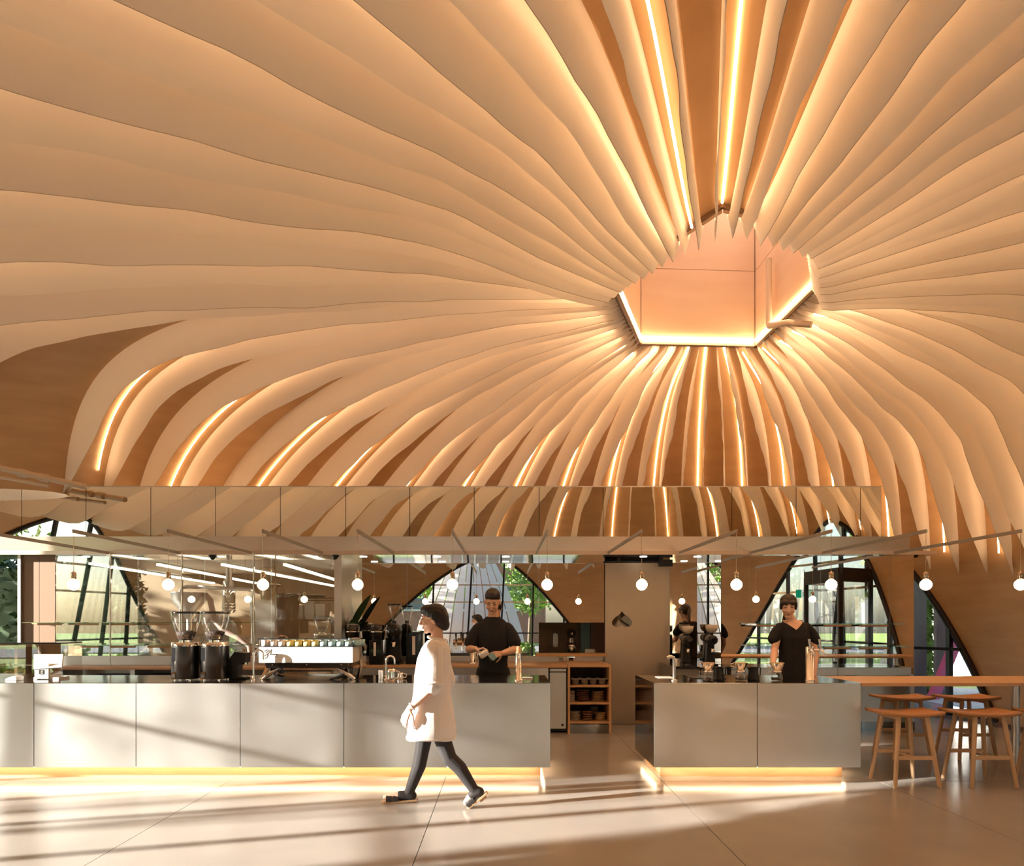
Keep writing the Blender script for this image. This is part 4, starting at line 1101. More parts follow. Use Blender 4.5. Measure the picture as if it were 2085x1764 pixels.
def kettle(px, Y, label):
    x = X(px, Y); t = thing('black_jug', label, 'jug', (x, Y, CT))
    MB().lathe([(.0005, 0), (.058, 0), (.058, .01), (.046, .08), (.044, .125), (.046, .13), (.04, .13), (.04, .02), (.0005, .02)], (x, Y, CT), 20, cap=False).build('body', 'black_satin', t)
    MB().tube([(x+.044, Y, CT+.12), (x+.07, Y, CT+.125), (x+.066, Y, CT+.05), (x+.05, Y, CT+.035)], .006, 8).build('handle', 'black_satin', t)
    MB().tube([(x-.044, Y, CT+.11), (x-.058, Y, CT+.128)], [.012, .006], 8).build('spout', 'black_satin', t)
kettle(1463, 6.72, 'black jug standing close beside the first carafe from the island tap'); kettle(1534, 6.68, 'black jug standing alone between two carafes')
# twin-handled tap tower
Y = 6.64; x = X(1649, Y); t = thing('tap_tower', 'polished steel tap tower with two handles on the island', 'tap', (x, Y, CT))
MB().lathe([(.044, 0), (.044, .012), (.038, .016), (.038, .325), (.034, .332)], (x, Y, CT), 22).build('column', 'chrome', t)
for dx, hx_ in ((-.022, -.018), (.078, .082)):
    MB().tube([(x+dx, Y-.03, CT+.30), (x+dx*1.02, Y-.075, CT+.30)], .012, 10).build('valve', 'chrome', t)
    MB().tube([(x+dx, Y-.06, CT+.305), (x+dx-.004, Y-.06, CT+.34), (x+dx-.012, Y-.06, CT+.405)], [.008, .010, .014], 10).build('handle', 'steel', t)
    MB().tube([(x+dx, Y-.07, CT+.30), (x+dx+.012, Y-.10, CT+.275), (x+dx+.022, Y-.10, CT+.24)], [.012, .011, .007], 10).build('spout', 'chrome', t)
MB().tube([(x+.03, Y-.02, CT+.30), (x+.085, Y-.04, CT+.30)], .010, 10).build('side_arm', 'chrome', t)

# ================================================================== back counter: big grinders, brewers, taps
ZB = .895
def shop_grinder(px, Y, label, hopper, k=1.0, zb=ZB, turn=0):
    x = X(px, Y); t = thing('shop_grinder', label, 'coffee grinder', (x, Y, zb))
    def s(v): return v*k
    MB().rbox(x-s(.10), x+s(.10), Y-s(.16), Y+s(.14), zb, zb+s(.03), .02).build('base', 'black_gloss', t)
    vs_ = []
    for (w_, d0, d1, z) in ((.085, -.02, .13, .03), (.07, -.01, .12, .25), (.062, -.02, .12, .42)):
        vs_ += [(x-s(w_), Y+s(d0), zb+s(z)), (x+s(w_), Y+s(d0), zb+s(z)), (x+s(w_), Y+s(d1), zb+s(z)), (x-s(w_), Y+s(d1), zb+s(z))]
    fs = [(0, 3, 2, 1), (8, 9, 10, 11)]
    for a in (0, 4):
        for i in range(4): fs.append((a+i, a+(i+1) % 4, a+4+(i+1) % 4, a+4+i))
    MB().add(vs_, fs).build('column', 'black_satin', t, bevel=.008)
    MB().lathe([(s(.03), -s(.17)), (s(.085), -s(.165)), (s(.09), -s(.13)), (s(.09), s(.10)), (s(.075), s(.16)), (s(.03), s(.17))], (x, Y, zb+s(.47)), 22, 'y').build('motor_head', 'black_satin', t)
    MB().lathe([(s(.032), -s(.20)), (s(.032), -s(.165))], (x, Y, zb+s(.47)), 14, 'y').build('front_knob', 'black_gloss', t)
    MB().lathe([(s(.008), -s(.205)), (s(.008), -s(.195))], (x+s(.05), Y, zb+s(.48)), 8, 'y').build('bolt', 'chrome', t)
    MB().lathe([(s(.035), s(.53)), (s(.028), s(.56)), (s(.034), s(.60))], (x, Y-s(.06), zb), 14).build('throat', 'black_gloss', t)
    MB().tube([(x, Y-s(.10), zb+s(.40)), (x, Y-s(.11), zb+s(.33))], [s(.035), s(.022)], 12).build('spout', 'black_gloss', t)
    MB().lathe([(s(.026), s(.24)), (s(.032), s(.31)), (s(.028), s(.31))], (x, Y-s(.11), zb), 14).build('dosing_cup', 'chrome', t)
    if hopper == 'clear':
        MB().lathe([(s(.034), s(.60)), (s(.085), s(.74)), (s(.09), s(.82))], (x, Y-s(.06), zb), 20, cap=False).build('hopper', 'glass_clear', t)
        MB().lathe([(s(.0005), s(.815)), (s(.094), s(.815)), (s(.094), s(.835)), (s(.0005), s(.84))], (x, Y-s(.06), zb), 20).build('lid', 'black_gloss', t)
    else:
        MB().lathe([(s(.05), s(.60)), (s(.10), s(.65)), (s(.118), s(.75)), (s(.112), s(.75)), (s(.09), s(.66)), (s(.04), s(.62))], (x, Y-s(.06), zb), 22, cap=False).build('hopper', 'ceramic_white', t)
shop_grinder(804, 9.3, 'tall black shop grinder with a clear hopper behind the gooseneck tap', 'clear', .98)
shop_grinder(1398, 9.25, 'black grinder with a white bowl hopper next to the sliding door', 'white', .70, .89)
shop_grinder(1447, 9.15, 'black grinder with a white bowl hopper beside the island mirrors', 'white', .72, .89)
for k, (p, lab, yy) in enumerate(((717, 'black batch brewer with a lidded canister beside the steel post', 9.3), (769, 'black batch brewer with a coffee-filled canister beside the tall grinder', 9.22))):
    x = X(p, yy); t = thing('batch_brewer', lab, 'coffee machine', (x, yy, ZB))
    MB().rbox(x-.095, x+.095, yy-.13, yy+.14, ZB, ZB+.33, .02).build('body', 'black_gloss', t)
    MB().lathe([(.085, .33), (.10, .43), (.104, .435), (.104, .45), (.098, .45), (.102, .53)], (x, yy, ZB), 22).build('canister', 'black_gloss', t)
    MB().lathe([(.105, .432), (.107, .438), (.105, .446)], (x, yy, ZB), 22).build('band', 'chrome', t)
    MB().ball((x, yy, ZB+.53), .085, .085, .03).build('coffee_bag' if k else 'lid_cover', 'pewter' if not k else 'ceramic_brown', t)
    MB().box(x-.03, x+.0, yy-.134, yy-.129, ZB+.12, ZB+.30).build('sight_glass', 'white_plastic', t)
t = thing('airpot', 'black square dispenser with a sight glass behind the walking woman', 'dispenser', (X(843, 9.3), 9.3, ZB))
x = X(843, 9.3)
MB().rbox(x-.10, x+.13, 9.2, 9.45, ZB, ZB+.42, .02).build('body', 'black_gloss', t); MB().box(x-.01, x+.03, 9.195, 9.2, ZB+.13, ZB+.38).build('sight_glass', 'white_plastic', t); MB().box(x-.04, x+.14, 9.18, 9.46, ZB+.42, ZB+.435).build('lid', 'black_satin', t)
# draught manifold
t = thing('draught_taps', 'chrome draught manifold with three black handles behind the barista in the crew-neck tee', 'tap', (X(955, 9.5), 9.5, ZB))
x = X(953, 9.4)
MB().lathe([(.055, 0), (.055, .015), (.04, .02), (.04, .22)], (X(962, 9.4), 9.4, ZB), 20).build('column', 'chrome', t)
MB().tube([(X(923, 9.4), 9.4, ZB+.29), (X(985, 9.4), 9.4, ZB+.29)], .042, 16).build('manifold', 'brass', t)
MB().tube([(X(962, 9.4), 9.4, ZB+.22), (X(962, 9.4), 9.4, ZB+.27)], .038, 14).build('neck', 'chrome', t)
for p in (929, 943, 957):
    MB().tube([(X(p, 9.36), 9.35, ZB+.30), (X(p, 9.36), 9.31, ZB+.36), (X(p, 9.36), 9.31, ZB+.42)], [.008, .010, .014], 8).build('handle', 'black_gloss', t)
    MB().tube([(X(p, 9.36), 9.35, ZB+.285), (X(p, 9.36), 9.29, ZB+.27), (X(p, 9.36), 9.29, ZB+.21)], .010, 8).build('spout', 'chrome', t)
tag(MB().box(X(925, 9.2), X(950, 9.2), 9.15, 9.3, ZB, ZB+.01).build('cutting_board', 'oak_pale'), 'small pale oak board on the back counter under the draught taps', 'board')
# leafy houseplant behind the batch brewers (seen beside the steel post)
t = thing('houseplant', 'large-leaved houseplant standing beside the steel post', 'plant', (X(712, 9.6), 9.62, ZB))
x, y = X(705, 9.6), 9.62
MB().lathe([(.05, 0), (.075, .12), (.07, .12), (.05, .02)], (x, y, ZB), 16, cap=False).build('pot', 'black_satin', t)
def big_leaf(base, tip, wd, sag):
    base = Vector(base); tip = Vector(tip); d = tip-base; sd_ = d.cross(Vector((0, .6, .8))).normalized(); vs_ = []; fs = []
    n = 12
    for i in range(n+1):
        u = i/n; c = base+d*u+Vector((0, 0, sag*4*u*(1-u))); w_ = wd*sin(pi*min(1, u*.94+.03))**.7
        vs_ += [c-sd_*w_, c-Vector((0, 0, -.012)), c+sd_*w_]
    for i in range(n):
        a = 3*i; fs += [(a, a+1, a+4, a+3), (a+1, a+2, a+5, a+4)]
    return MB().add(vs_, fs, True)
for tip, wd in (((X(754, 9.5), 9.5, Z(1213, 9.5)), .05), ((X(723, 9.5), 9.55, Z(1259, 9.5)), .045), ((X(700, 9.6), 9.5, Z(1235, 9.5)), .05), ((X(735, 9.6), 9.6, Z(1268, 9.5)), .05)):
    MB().tube([(x, y, ZB+.1), (x+.01, y-.02, ZB+.35)], .007, 6).build('stem', 'leaf_dark', t)
    big_leaf((x+.01, y-.02, ZB+.33), tip, wd, .05).build('leaf', 'leaf_dark', t)

# pass-through nook contents
t = thing('stand_mixer', 'bronze stand mixer seen through the pass-through opening', 'mixer', (X(1163, 10.5), 10.5, .95))
x, y = X(1162, 10.5), 10.5; z = Z(1332, 10.5)
MB().rbox(x-.10, x+.10, y-.16, y+.12, z, z+.03, .03).build('base', 'ceramic_brown', t)
MB().tube([(x, y+.06, z+.02), (x, y+.05, z+.26)], [.05, .04], 12).build('neck', 'brass', t)
MB().ball((x, y-.04, z+.32), .075, .17, .075).build('motor_head', 'brass', t)
MB().lathe([(.04, .03), (.085, .10), (.095, .17), (.09, .17)], (x, y-.10, z), 18, cap=False).build('bowl', 'chrome', t)
MB().lathe([(.02, -.185), (.025, -.17)], (x, y-.0, z+.33), 10, 'y').build('knob', 'red_paint', t)
t = thing('wash_sink', 'steel basin with a small tap inside the pass-through nook', 'sink', (X(1115, 10.5), 10.5, .8))
MB().rbox(X(1098, 10.4), X(1135, 10.4), 10.3, 10.8, .85, Z(1331, 10.4), .03).build('basin', 'steel', t)
MB().rbox(X(1097, 10.9), X(1116, 10.9), 10.9, 10.98, Z(1318, 10.9), Z(1280, 10.9), .04, 'y').build('towel_dispenser', 'ceramic_tan', t)
MB().rbox(X(1126, 10.9), X(1136, 10.9), 10.9, 10.98, Z(1318, 10.9), Z(1290, 10.9), .03, 'y').build('soap_dispenser', 'gun_metal', t)
MB().tube([(X(1124, 10.6), 10.75, Z(1331, 10.6)), (X(1124, 10.6), 10.75, Z(1312, 10.6)), (X(1124, 10.6), 10.62, Z(1311, 10.6))], .01, 8).build('tap', 'gun_metal', t)
tag(MB().box(X(1183, 10.8), X(1208, 10.8), 10.85, 10.95, .9, Z(1268, 10.8)+.2).build('storage_board', 'cup_blue'), 'pale blue storage board standing in the pass-through nook', 'board')
tag(MB().box(X(1190, 10.3), X(1210, 10.3), 10.2, 10.4, Z(1331, 10.3), Z(1322, 10.3)).build('paper_box', 'paper'), 'small pale box on the sill of the pass-through', 'box')
t = thing('nook_table', 'steel work table inside the pass-through nook', 'table', (X(1160, 10.5), 10.5, 0))
zt2 = Z(1332, 10.5)-.002
MB().box(X(1137, 10.35), X(1205, 10.35), 10.02, 10.84, zt2-.03, zt2).build('table_top', 'steel', t)
for a in (1141, 1200):
    for yy in (10.1, 10.78): MB().box(X(a, 10.4), X(a, 10.4)+.03, yy, yy+.03, 0, zt2-.03).build('leg', 'steel', t)

# ================================================================== kitchen behind the glass
def tube_light(px0, py0, px1, py1, Ya, Yb, label):
    a, b = at(px0, py0, Ya), at(px1, py1, Yb)
    t = thing('tube_light', label, 'light', a.lerp(b, .5), 'tube lights in the roasting kitchen')
    MB().bar(a, b, .05, .03).build('diffuser', 'led_tube', t)
    up = Vector((0, 0, .025)); MB().bar(a+up, b+up, .06, .02).build('housing', 'steel', t)
    for q in (.15, .85): p = a.lerp(b, q); MB().tube([p+up, (p.x, p.y, 2.46)], .004, 6).build('hanger', 'steel', t)
for a in ((184, 1148, 435, 1188, 9.6, 13.6), (322, 1150, 522, 1188, 9.6, 13.4), (453, 1150, 683, 1194, 9.5, 13.6), (580, 1150, 683, 1181, 9.5, 12.4)):
    tube_light(*a, 'slim glowing tube light hanging in the roasting kitchen')
# work table
t = thing('kitchen_table', 'steel work table carrying bins in the roasting kitchen', 'table', (-3.8, 11.8, 0))
MB().box(-4.12, -2.6, 11.4, 12.1, 1.04, 1.08).build('table_top', 'steel', t)
for x in (-4.10, -3.4, -2.7):
    for y in (11.45, 12.0): MB().box(x, x+.04, y, y+.04, 0, 1.04).build('leg', 'steel', t)
def barrel(px, Y, z, r, h, label, lid):
    x = X(px, Y); t = thing('barrel', label, 'barrel', (x, Y, z))
    MB().lathe([(r*.88, 0), (r*.98, h*.9), (r, h*.9), (r, h)], (x, Y, z), 22).build('body', 'black_satin', t)
    if lid:
        MB().lathe([(r*1.05, -.05), (r*1.06, .0), (r*.98, .025), (.0005, .03)], (x, Y, z+h), 22).build('lid', 'black_gloss', t)
        for d in (-1, 1): MB().box(x+d*r*1.03-.02, x+d*r*1.03+.02, Y-.05, Y+.05, z+h-.09, z+h-.02).build('clip', 'white_plastic', t)
barrel(586, 11.7, 1.08, .20, .44, 'black barrel at the bottom of the stack in the roasting kitchen', False)
barrel(586, 11.7, 1.522, .20, .40, 'black lidded barrel on top of another in the roasting kitchen', True)
# shelf with stacked tubs
t = thing('wall_shelf', 'dark wall shelf with white tubs in the roasting kitchen', 'shelf', (X(645, 12.5), 12.6, 1.5))
zsf = Z(1262, 12.5)
MB().box(X(608, 12.5), -2.36, 12.4, 12.9, zsf-.03, zsf).build('board', 'black_satin', t)
for p in (612, 675): MB().box(X(p, 12.5), X(p, 12.5)+.03, 12.45, 12.9, zsf-.25, zsf-.03).build('bracket', 'black_satin', t)
zs2 = Z(1218, 12.5)
t2 = thing('wire_rack', 'black wire rack above the white tubs', 'rack', (X(645, 12.5), 12.6, zs2))
for k in range(6): MB().bar((X(608, 12.5), 12.4+k*.09, zs2), (-2.36, 12.4+k*.09, zs2), .008, .008).build('wire', 'black_satin', t2)
MB().bar((X(608, 12.5), 12.38, zs2-.05), (-2.36, 12.38, zs2-.05), .01, .02).build('front_rail', 'black_satin', t2)
tag(MB().lathe([(.0005, 0), (.28, .0), (.34, .03), (.30, .05), (.0005, .06)], (X(622, 12.5), 12.62, zs2+.006), 22).build('round_lid', 'black_satin'), 'large black lid lying on the wire rack', 'lid')
def tub(px, k, w_, h, label, grp):
    x = X(px, 12.6); z = zsf+.002+k*h*.34
    o = MB().add([(x-w_*.8, 12.45, z), (x+w_*.8, 12.45, z), (x+w_*.8, 12.75, z), (x-w_*.8, 12.75, z), (x-w_, 12.42, z+h), (x+w_, 12.42, z+h), (x+w_, 12.78, z+h), (x-w_, 12.78, z+h)],
                 [(0, 3, 2, 1), (4, 5, 6, 7), (0, 1, 5, 4), (1, 2, 6, 5), (2, 3, 7, 6), (3, 0, 4, 7)]).build('tub', 'white_plastic')
    tag(o, label, 'tub', grp)
for p, n, w_, h in ((616, 4, .055, .13), (635, 5, .092, .16), (657, 4, .090, .14)):
    for k in range(n): tub(p, k, w_, h, 'white plastic tub in a nested stack on the kitchen shelf', 'white tubs on the kitchen shelf')
t = thing('jar', 'glass jar with a lid at the end of the kitchen shelf', 'jar', (X(679, 12.5), 12.5, zsf))
MB().lathe([(.04, 0), (.045, .03), (.04, .10)], (X(679, 12.5), 12.5, zsf), 14).build('body', 'glass_clear', t); MB().lathe([(.035, .10), (.045, .11), (.02, .13), (.025, .15)], (X(679, 12.5), 12.5, zsf), 12).build('lid', 'oak', t)
# roaster: hopper, frame, drum, cyclone, hose
t = thing('coffee_roaster', 'steel coffee roaster with a cone hopper and drum in the glass kitchen', 'roaster', (X(420, 10.9), 10.9, 0))
hx_, hy = X(385, 10.8), 10.8
MB().lathe([(.03, Z(1264, 10.8)), (.05, Z(1260, 10.8)), (.255, Z(1222, 10.8)), (.265, Z(1208, 10.8)), (.275, Z(1207, 10.8)), (.25, Z(1208, 10.8))], (hx_, hy, 0), 26, cap=False).build('hopper', 'steel', t)
MB().tube([(hx_, hy, Z(1262, 10.8)), (hx_, hy, .9)], .04, 10).build('feed_pipe', 'steel', t)
MB().tube([(X(368, 10.7), 10.7, 0), (X(368, 10.7), 10.7, Z(1203, 10.7)), (X(372, 10.7), 10.7, Z(1197, 10.7)), (X(380, 10.7), 10.7, Z(1195, 10.7)), (X(508, 10.7), 10.7, Z(1200, 10.7)), (X(515, 10.7), 10.7, Z(1205, 10.7)), (X(516, 10.7), 10.7, 0)], .03, 12).build('pipe_frame', 'chrome', t)
MB().lathe([(.20, -.28), (.26, -.27), (.26, .27), (.20, .28)], (X(462, 11.1), 11.15, Z(1288, 11.1)), 24, 'y').build('drum', 'pewter', t)
MB().box(X(424, 11.0), X(500, 11.0), 10.9, 11.5, 0, Z(1322, 11.0)).build('stand', 'pewter', t)
MB().rbox(X(420, 10.95), X(495, 10.95), 10.9, 11.5, Z(1300, 11), Z(1258, 11), .1, 'y').build('casing', 'ceramic_tan', t)
MB().lathe([(.085, Z(1248, 11.1)), (.10, Z(1240, 11.1)), (.10, Z(1190, 11.1)), (.075, Z(1183, 11.1)), (.05, Z(1180, 11.1)), (.05, 2.44)], (X(466, 11.1), 11.1, 0), 22).build('cyclone', 'chrome', t)
for zz in (1245, 1238, 1232): MB().lathe([(.104, 0), (.110, .012), (.104, .024)], (X(466, 11.1), 11.1, Z(zz, 11.1)), 20).build('band', 'chrome', t)
MB().tube([(X(418, 10.75), 10.75, Z(1212, 10.75)), (X(428, 10.7), 10.7, Z(1222, 10.7)), (X(436, 10.6), 10.6, Z(1262, 10.6)), (X(455, 10.5), 10.5, Z(1285, 10.5)), (X(485, 10.5), 10.5, Z(1298, 10.5)), (X(508, 10.5), 10.5, Z(1315, 10.5)), (X(512, 10.5), 10.5, Z(1345, 10.5))], .045, 12).build('hose', 'pink_plastic', t)
t = thing('steel_hood', 'brushed steel cabinet and duct behind the roaster', 'cabinet', (X(540, 12.0), 12.2, 0))
MB().box(X(498, 11.9), X(560, 11.9), 12.15, 12.7, 1.09, Z(1222, 11.9)).build('cabinet', 'steel', t)
MB().lathe([(.16, Z(1222, 11.9)), (.16, Z(1196, 11.9)), (.22, Z(1190, 11.9)), (.22, Z(1184, 11.9)), (.12, Z(1182, 11.9)), (.12, 2.44)], (X(532, 12.0), 12.4, 0), 20).build('duct', 'brass', t)
MB().box(X(498, 11.9), X(560, 11.9), 12.15, 12.7, 0, 1.03).build('base', 'steel', t)

# pastry case with bread at the far left
t = thing('pastry_case', 'oak-framed pastry case with a black glass top on the counter', 'display case', (X(40, 7.0), 7.05, CT))
x0, x1, yA, yB_ = X(-60, 6.85), X(112, 6.85), 6.97, 7.29
zz = Z(1312, 6.9)
MB().box(x0, x1, yA, yB_, zz, zz+.014).build('top', 'black_gloss', t)
for a, b in ((x0, x0+.03), (X(28, yA), X(28, yA)+.03), (X(78, yA), X(78, yA)+.022)):
    MB().box(a, b, yA+.01, yB_, CT, zz).build('divider', 'oak', t)
MB().box(x0, X(80, yA), yA+.01, yB_, zz-.03, zz).build('header', 'oak', t)
MB().box(x0, X(80, yA), yA+.01, yB_, CT+.12, CT+.135).build('shelf', 'oak_dark', t)
MB().box(x0, x1, yA, yA+.006, CT, zz).build('front_glass', 'glass_clear', t)
MB().box(x1-.006, x1, yA, yB_, CT, zz).build('side_glass', 'glass_clear', t)
for k, (p, zz2) in enumerate(((10, CT+.135), (-26, CT+.135), (16, CT), (-20, CT))):
    o = MB().ball((0, 0, .045), .075, .055, .045).build('bread_loaf', 'bread'); o.location = (X(p, 7.05), 7.08, zz2-.002); tag(o, 'round golden bread loaf inside the pastry case', 'bread', 'loaves in the pastry case')
# exit sign, door lettering and tag on the entrance glass
t = thing('exit_sign', 'green exit sign with a white running figure hanging by the entrance', 'sign', (6.35, 4.0, 2.06))
sx_, sy_, sz_ = 6.35, 4.0, 2.06
ex = Vector((.93, .36, 0)).normalized()      # reading direction as mirrored; the face looks towards the bar
nf = Vector((-ex.y, ex.x, 0))
def sp(u, v, d=0.): p = Vector((sx_, sy_, sz_))+ex*u+nf*d; return (p.x, p.y, sz_+v)
def slab(u0, u1, v0, v1, d0, d1): 
    return MB().add([sp(u0, v0, d0), sp(u1, v0, d0), sp(u1, v0, d1), sp(u0, v0, d1), sp(u0, v1, d0), sp(u1, v1, d0), sp(u1, v1, d1), sp(u0, v1, d1)], [(0, 3, 2, 1), (4, 5, 6, 7), (0, 1, 5, 4), (1, 2, 6, 5), (2, 3, 7, 6), (3, 0, 4, 7)])
slab(-.16, .16, -.085, .085, -.012, .012).build('panel', 'sign_green', t)
slab(-.055, .055, -.08, .08, .012, .016).build('door_symbol', 'sign_white', t)
mb = MB()
for a, b, r in (((.012, .052), (.012, .052), .016), ((.008, .03), (-.004, -.01), .016), ((-.004, -.01), (.024, -.035), .010), ((.024, -.035), (.012, -.07), .008), ((-.004, -.01), (-.02, -.04), .010), ((-.02, -.04), (-.045, -.05), .008), ((.008, .025), (.036, .008), .008), ((.004, .025), (-.026, .02), .008), ((-.026, .02), (-.034, -.006), .007)):
    if a == b: mb.ball(sp(a[0], a[1], .018), r, r, r, 8, 6)
    else: mb.tube([sp(a[0], a[1], .018), sp(b[0], b[1], .018)], r*.8, 6)
mb.build('running_figure', 'sign_green', t)
MB().tube([sp(0, .085), sp(0, .5)], .006, 6).build('stem', 'black_metal', t)
# lettering on the entrance glass, reading from outdoors
def text_mesh(txt, size):
    cu = bpy.data.curves.new('lettering', 'FONT'); cu.body = txt; cu.size = size; cu.extrude = .002; cu.align_x = 'CENTER'
    o = bpy.data.objects.new('lettering', cu); C.objects.link(o)
    dg = bpy.context.evaluated_depsgraph_get(); me = bpy.data.meshes.new_from_object(o.evaluated_get(dg))
    bpy.data.objects.remove(o); return me
me = text_mesh('nemesis.', .17); me.materials.append(M['letter_white'])
o = bpy.data.objects.new('glass_lettering', me); C.objects.link(o)
pth = -37.0; pp = pol(pth, R_of(pth)-.10, 1.58)
nx = Vector((pol(pth+3, R_of(pth+3), 0)-pol(pth-3, R_of(pth-3), 0))).normalized()   # along the wall, towards +y
o.matrix_world = Matrix(((nx.x, 0, nx.y, pp.x), (nx.y, 0, -nx.x, pp.y), (0, 1, 0, pp.z), (0, 0, 0, 1)))
tag(o, 'white lettering reading nemesis. on the entrance glass', 'lettering')
# entrance vestibule: dark portal frame around the doors
t = thing('entrance_portal', 'black-framed glass entrance portal in the arched window', 'doorway', (6.6, 4.2, 0))
for u0, u1 in ((-34, -22),):
    pA, pB = pol(u0, R_of(u0)-.16, 0), pol(u1, R_of(u1)-.16, 0); inw = Vector((CX, CY, 0))-(pA+pB)/2; inw.z = 0; inw.normalize()
    pC, pD = pA+inw*.9, pB+inw*.9
    for p in (pA, pB, pC, pD): MB().bar(p, p+Vector((0, 0, 2.35)), .07, .07).build('post', 'frame_black', t)
    for a, b in ((pA, pC), (pC, pD), (pD, pB)):
        MB().bar(a+Vector((0, 0, 2.35)), b+Vector((0, 0, 2.35)), .09, .26).build('header', 'frame_black', t)
        MB().quad(a+Vector((0, 0, .02)), b+Vector((0, 0, .02)), b+Vector((0, 0, 2.25)), a+Vector((0, 0, 2.25))).build('glass_leaf', 'glass', t)

# ================================================================== people
def cap(mb, a, b, r0, r1, n=12):
    a = Vector(a); b = Vector(b); d = b-a
    d = d.normalized() if d.length > 1e-6 else Vector((0, 0, 1))
    P = []; R = []
    for k in (0, 1, 2, 3):
        t = pi/2*k/3; P.append(a-d*r0*cos(t)); R.append(max(.0004, r0*sin(t)))
    for k in (0, 1, 2, 3):
        t = pi/2*k/3; P.append(b+d*r1*sin(t)); R.append(max(.0004, r1*cos(t)))
    mb.tube(P, R, n, cap=False); return mb
def chain(mb, pts, rs):
    for (a, b, r0, r1) in zip(pts, pts[1:], rs, rs[1:]): cap(mb, a, b, r0, r1)
def loft(mb, rings, n=24):
    # rings: (centre, half width vector, half depth vector), closed at both ends
    vs_ = []; fs = []
    R = [(rings[0][0], rings[0][1]*.02, rings[0][2]*.02)]+list(rings)+[(rings[-1][0], rings[-1][1]*.02, rings[-1][2]*.02)]
    for c, u, v in R:
        for k in range(n):
            t = 2*pi*k/n; vs_.append(Vector(c)+u*cos(t)+v*sin(t))
    for i in range(len(R)-1):
        for k in range(n): fs.append((i*n+k, i*n+(k+1) % n, (i+1)*n+(k+1) % n, (i+1)*n+k))
    mb.add(vs_, fs, True)
def fuse(name, mb, voxel, m, parent, it=4):
    me = bpy.data.meshes.new('raw'); me.from_pydata(mb.v, [], mb.f); me.update()
    o = bpy.data.objects.new('raw', me); C.objects.link(o)
    r = o.modifiers.new('r', 'REMESH'); r.mode = 'VOXEL'; r.voxel_size = voxel; r.use_smooth_shade = True
    s_ = o.modifiers.new('s', 'SMOOTH'); s_.factor = .5; s_.iterations = it
    dg = bpy.context.evaluated_depsgraph_get(); out = bpy.data.meshes.new_from_object(o.evaluated_get(dg))
    bpy.data.objects.remove(o); bpy.data.meshes.remove(me)
    out.name = name
    out.polygons.foreach_set('use_smooth', [True]*len(out.polygons))
    return obj(name, out, m, parent)
def V(*a): return Vector(a)
def hand(mb, w_, d, n, curl=(25, 35, 25), tside=1, spread=.05, k=1.0, thumb=(.55, .75, .35)):
    # w_: wrist, d: along the fingers, n: the way the palm faces, tside: which side the thumb leaves on
    w_ = Vector(w_); d = Vector(d).normalized(); n = Vector(n); n = (n-d*n.dot(d)).normalized(); s = d.cross(n).normalized()*tside
    base = [w_+d*.086*k+s*(.030-.0205*i)*k for i in range(4)]
    for i in range(4): cap(mb, w_+d*.01+s*(.016-.011*i)*k, base[i], .0135*k, .0115*k, 8)
    L = (.92, 1.0, .95, .76); tips = []
    for i in range(4):
        ang = 0; p = base[i]; dd = (d+s*spread*(1.5-i)).normalized()
        for j, seg in enumerate((.042, .027, .021)):
            ang += radians(curl[j]); q = p+(dd*cos(ang)+n*sin(ang))*seg*L[i]*k
            cap(mb, p, q, (.0092-.0007*j)*k, (.0086-.0007*j)*k, 8); p = q
        tips.append(p)
    b0 = w_+d*.022*k+s*.022*k+n*.004; td = (d*thumb[0]+s*thumb[1]+n*thumb[2]).normalized()
    p1 = b0+td*.036*k; p2 = p1+(td*.9+d*.5+n*.15).normalized()*.030*k; p3 = p2+(td*.6+d*.7+n*.25).normalized()*.024*k
    cap(mb, b0, p1, .0135*k, .0112*k, 8); cap(mb, p1, p2, .0110*k, .0095*k, 8); cap(mb, p2, p3, .0095*k, .0078*k, 8)
    return tips
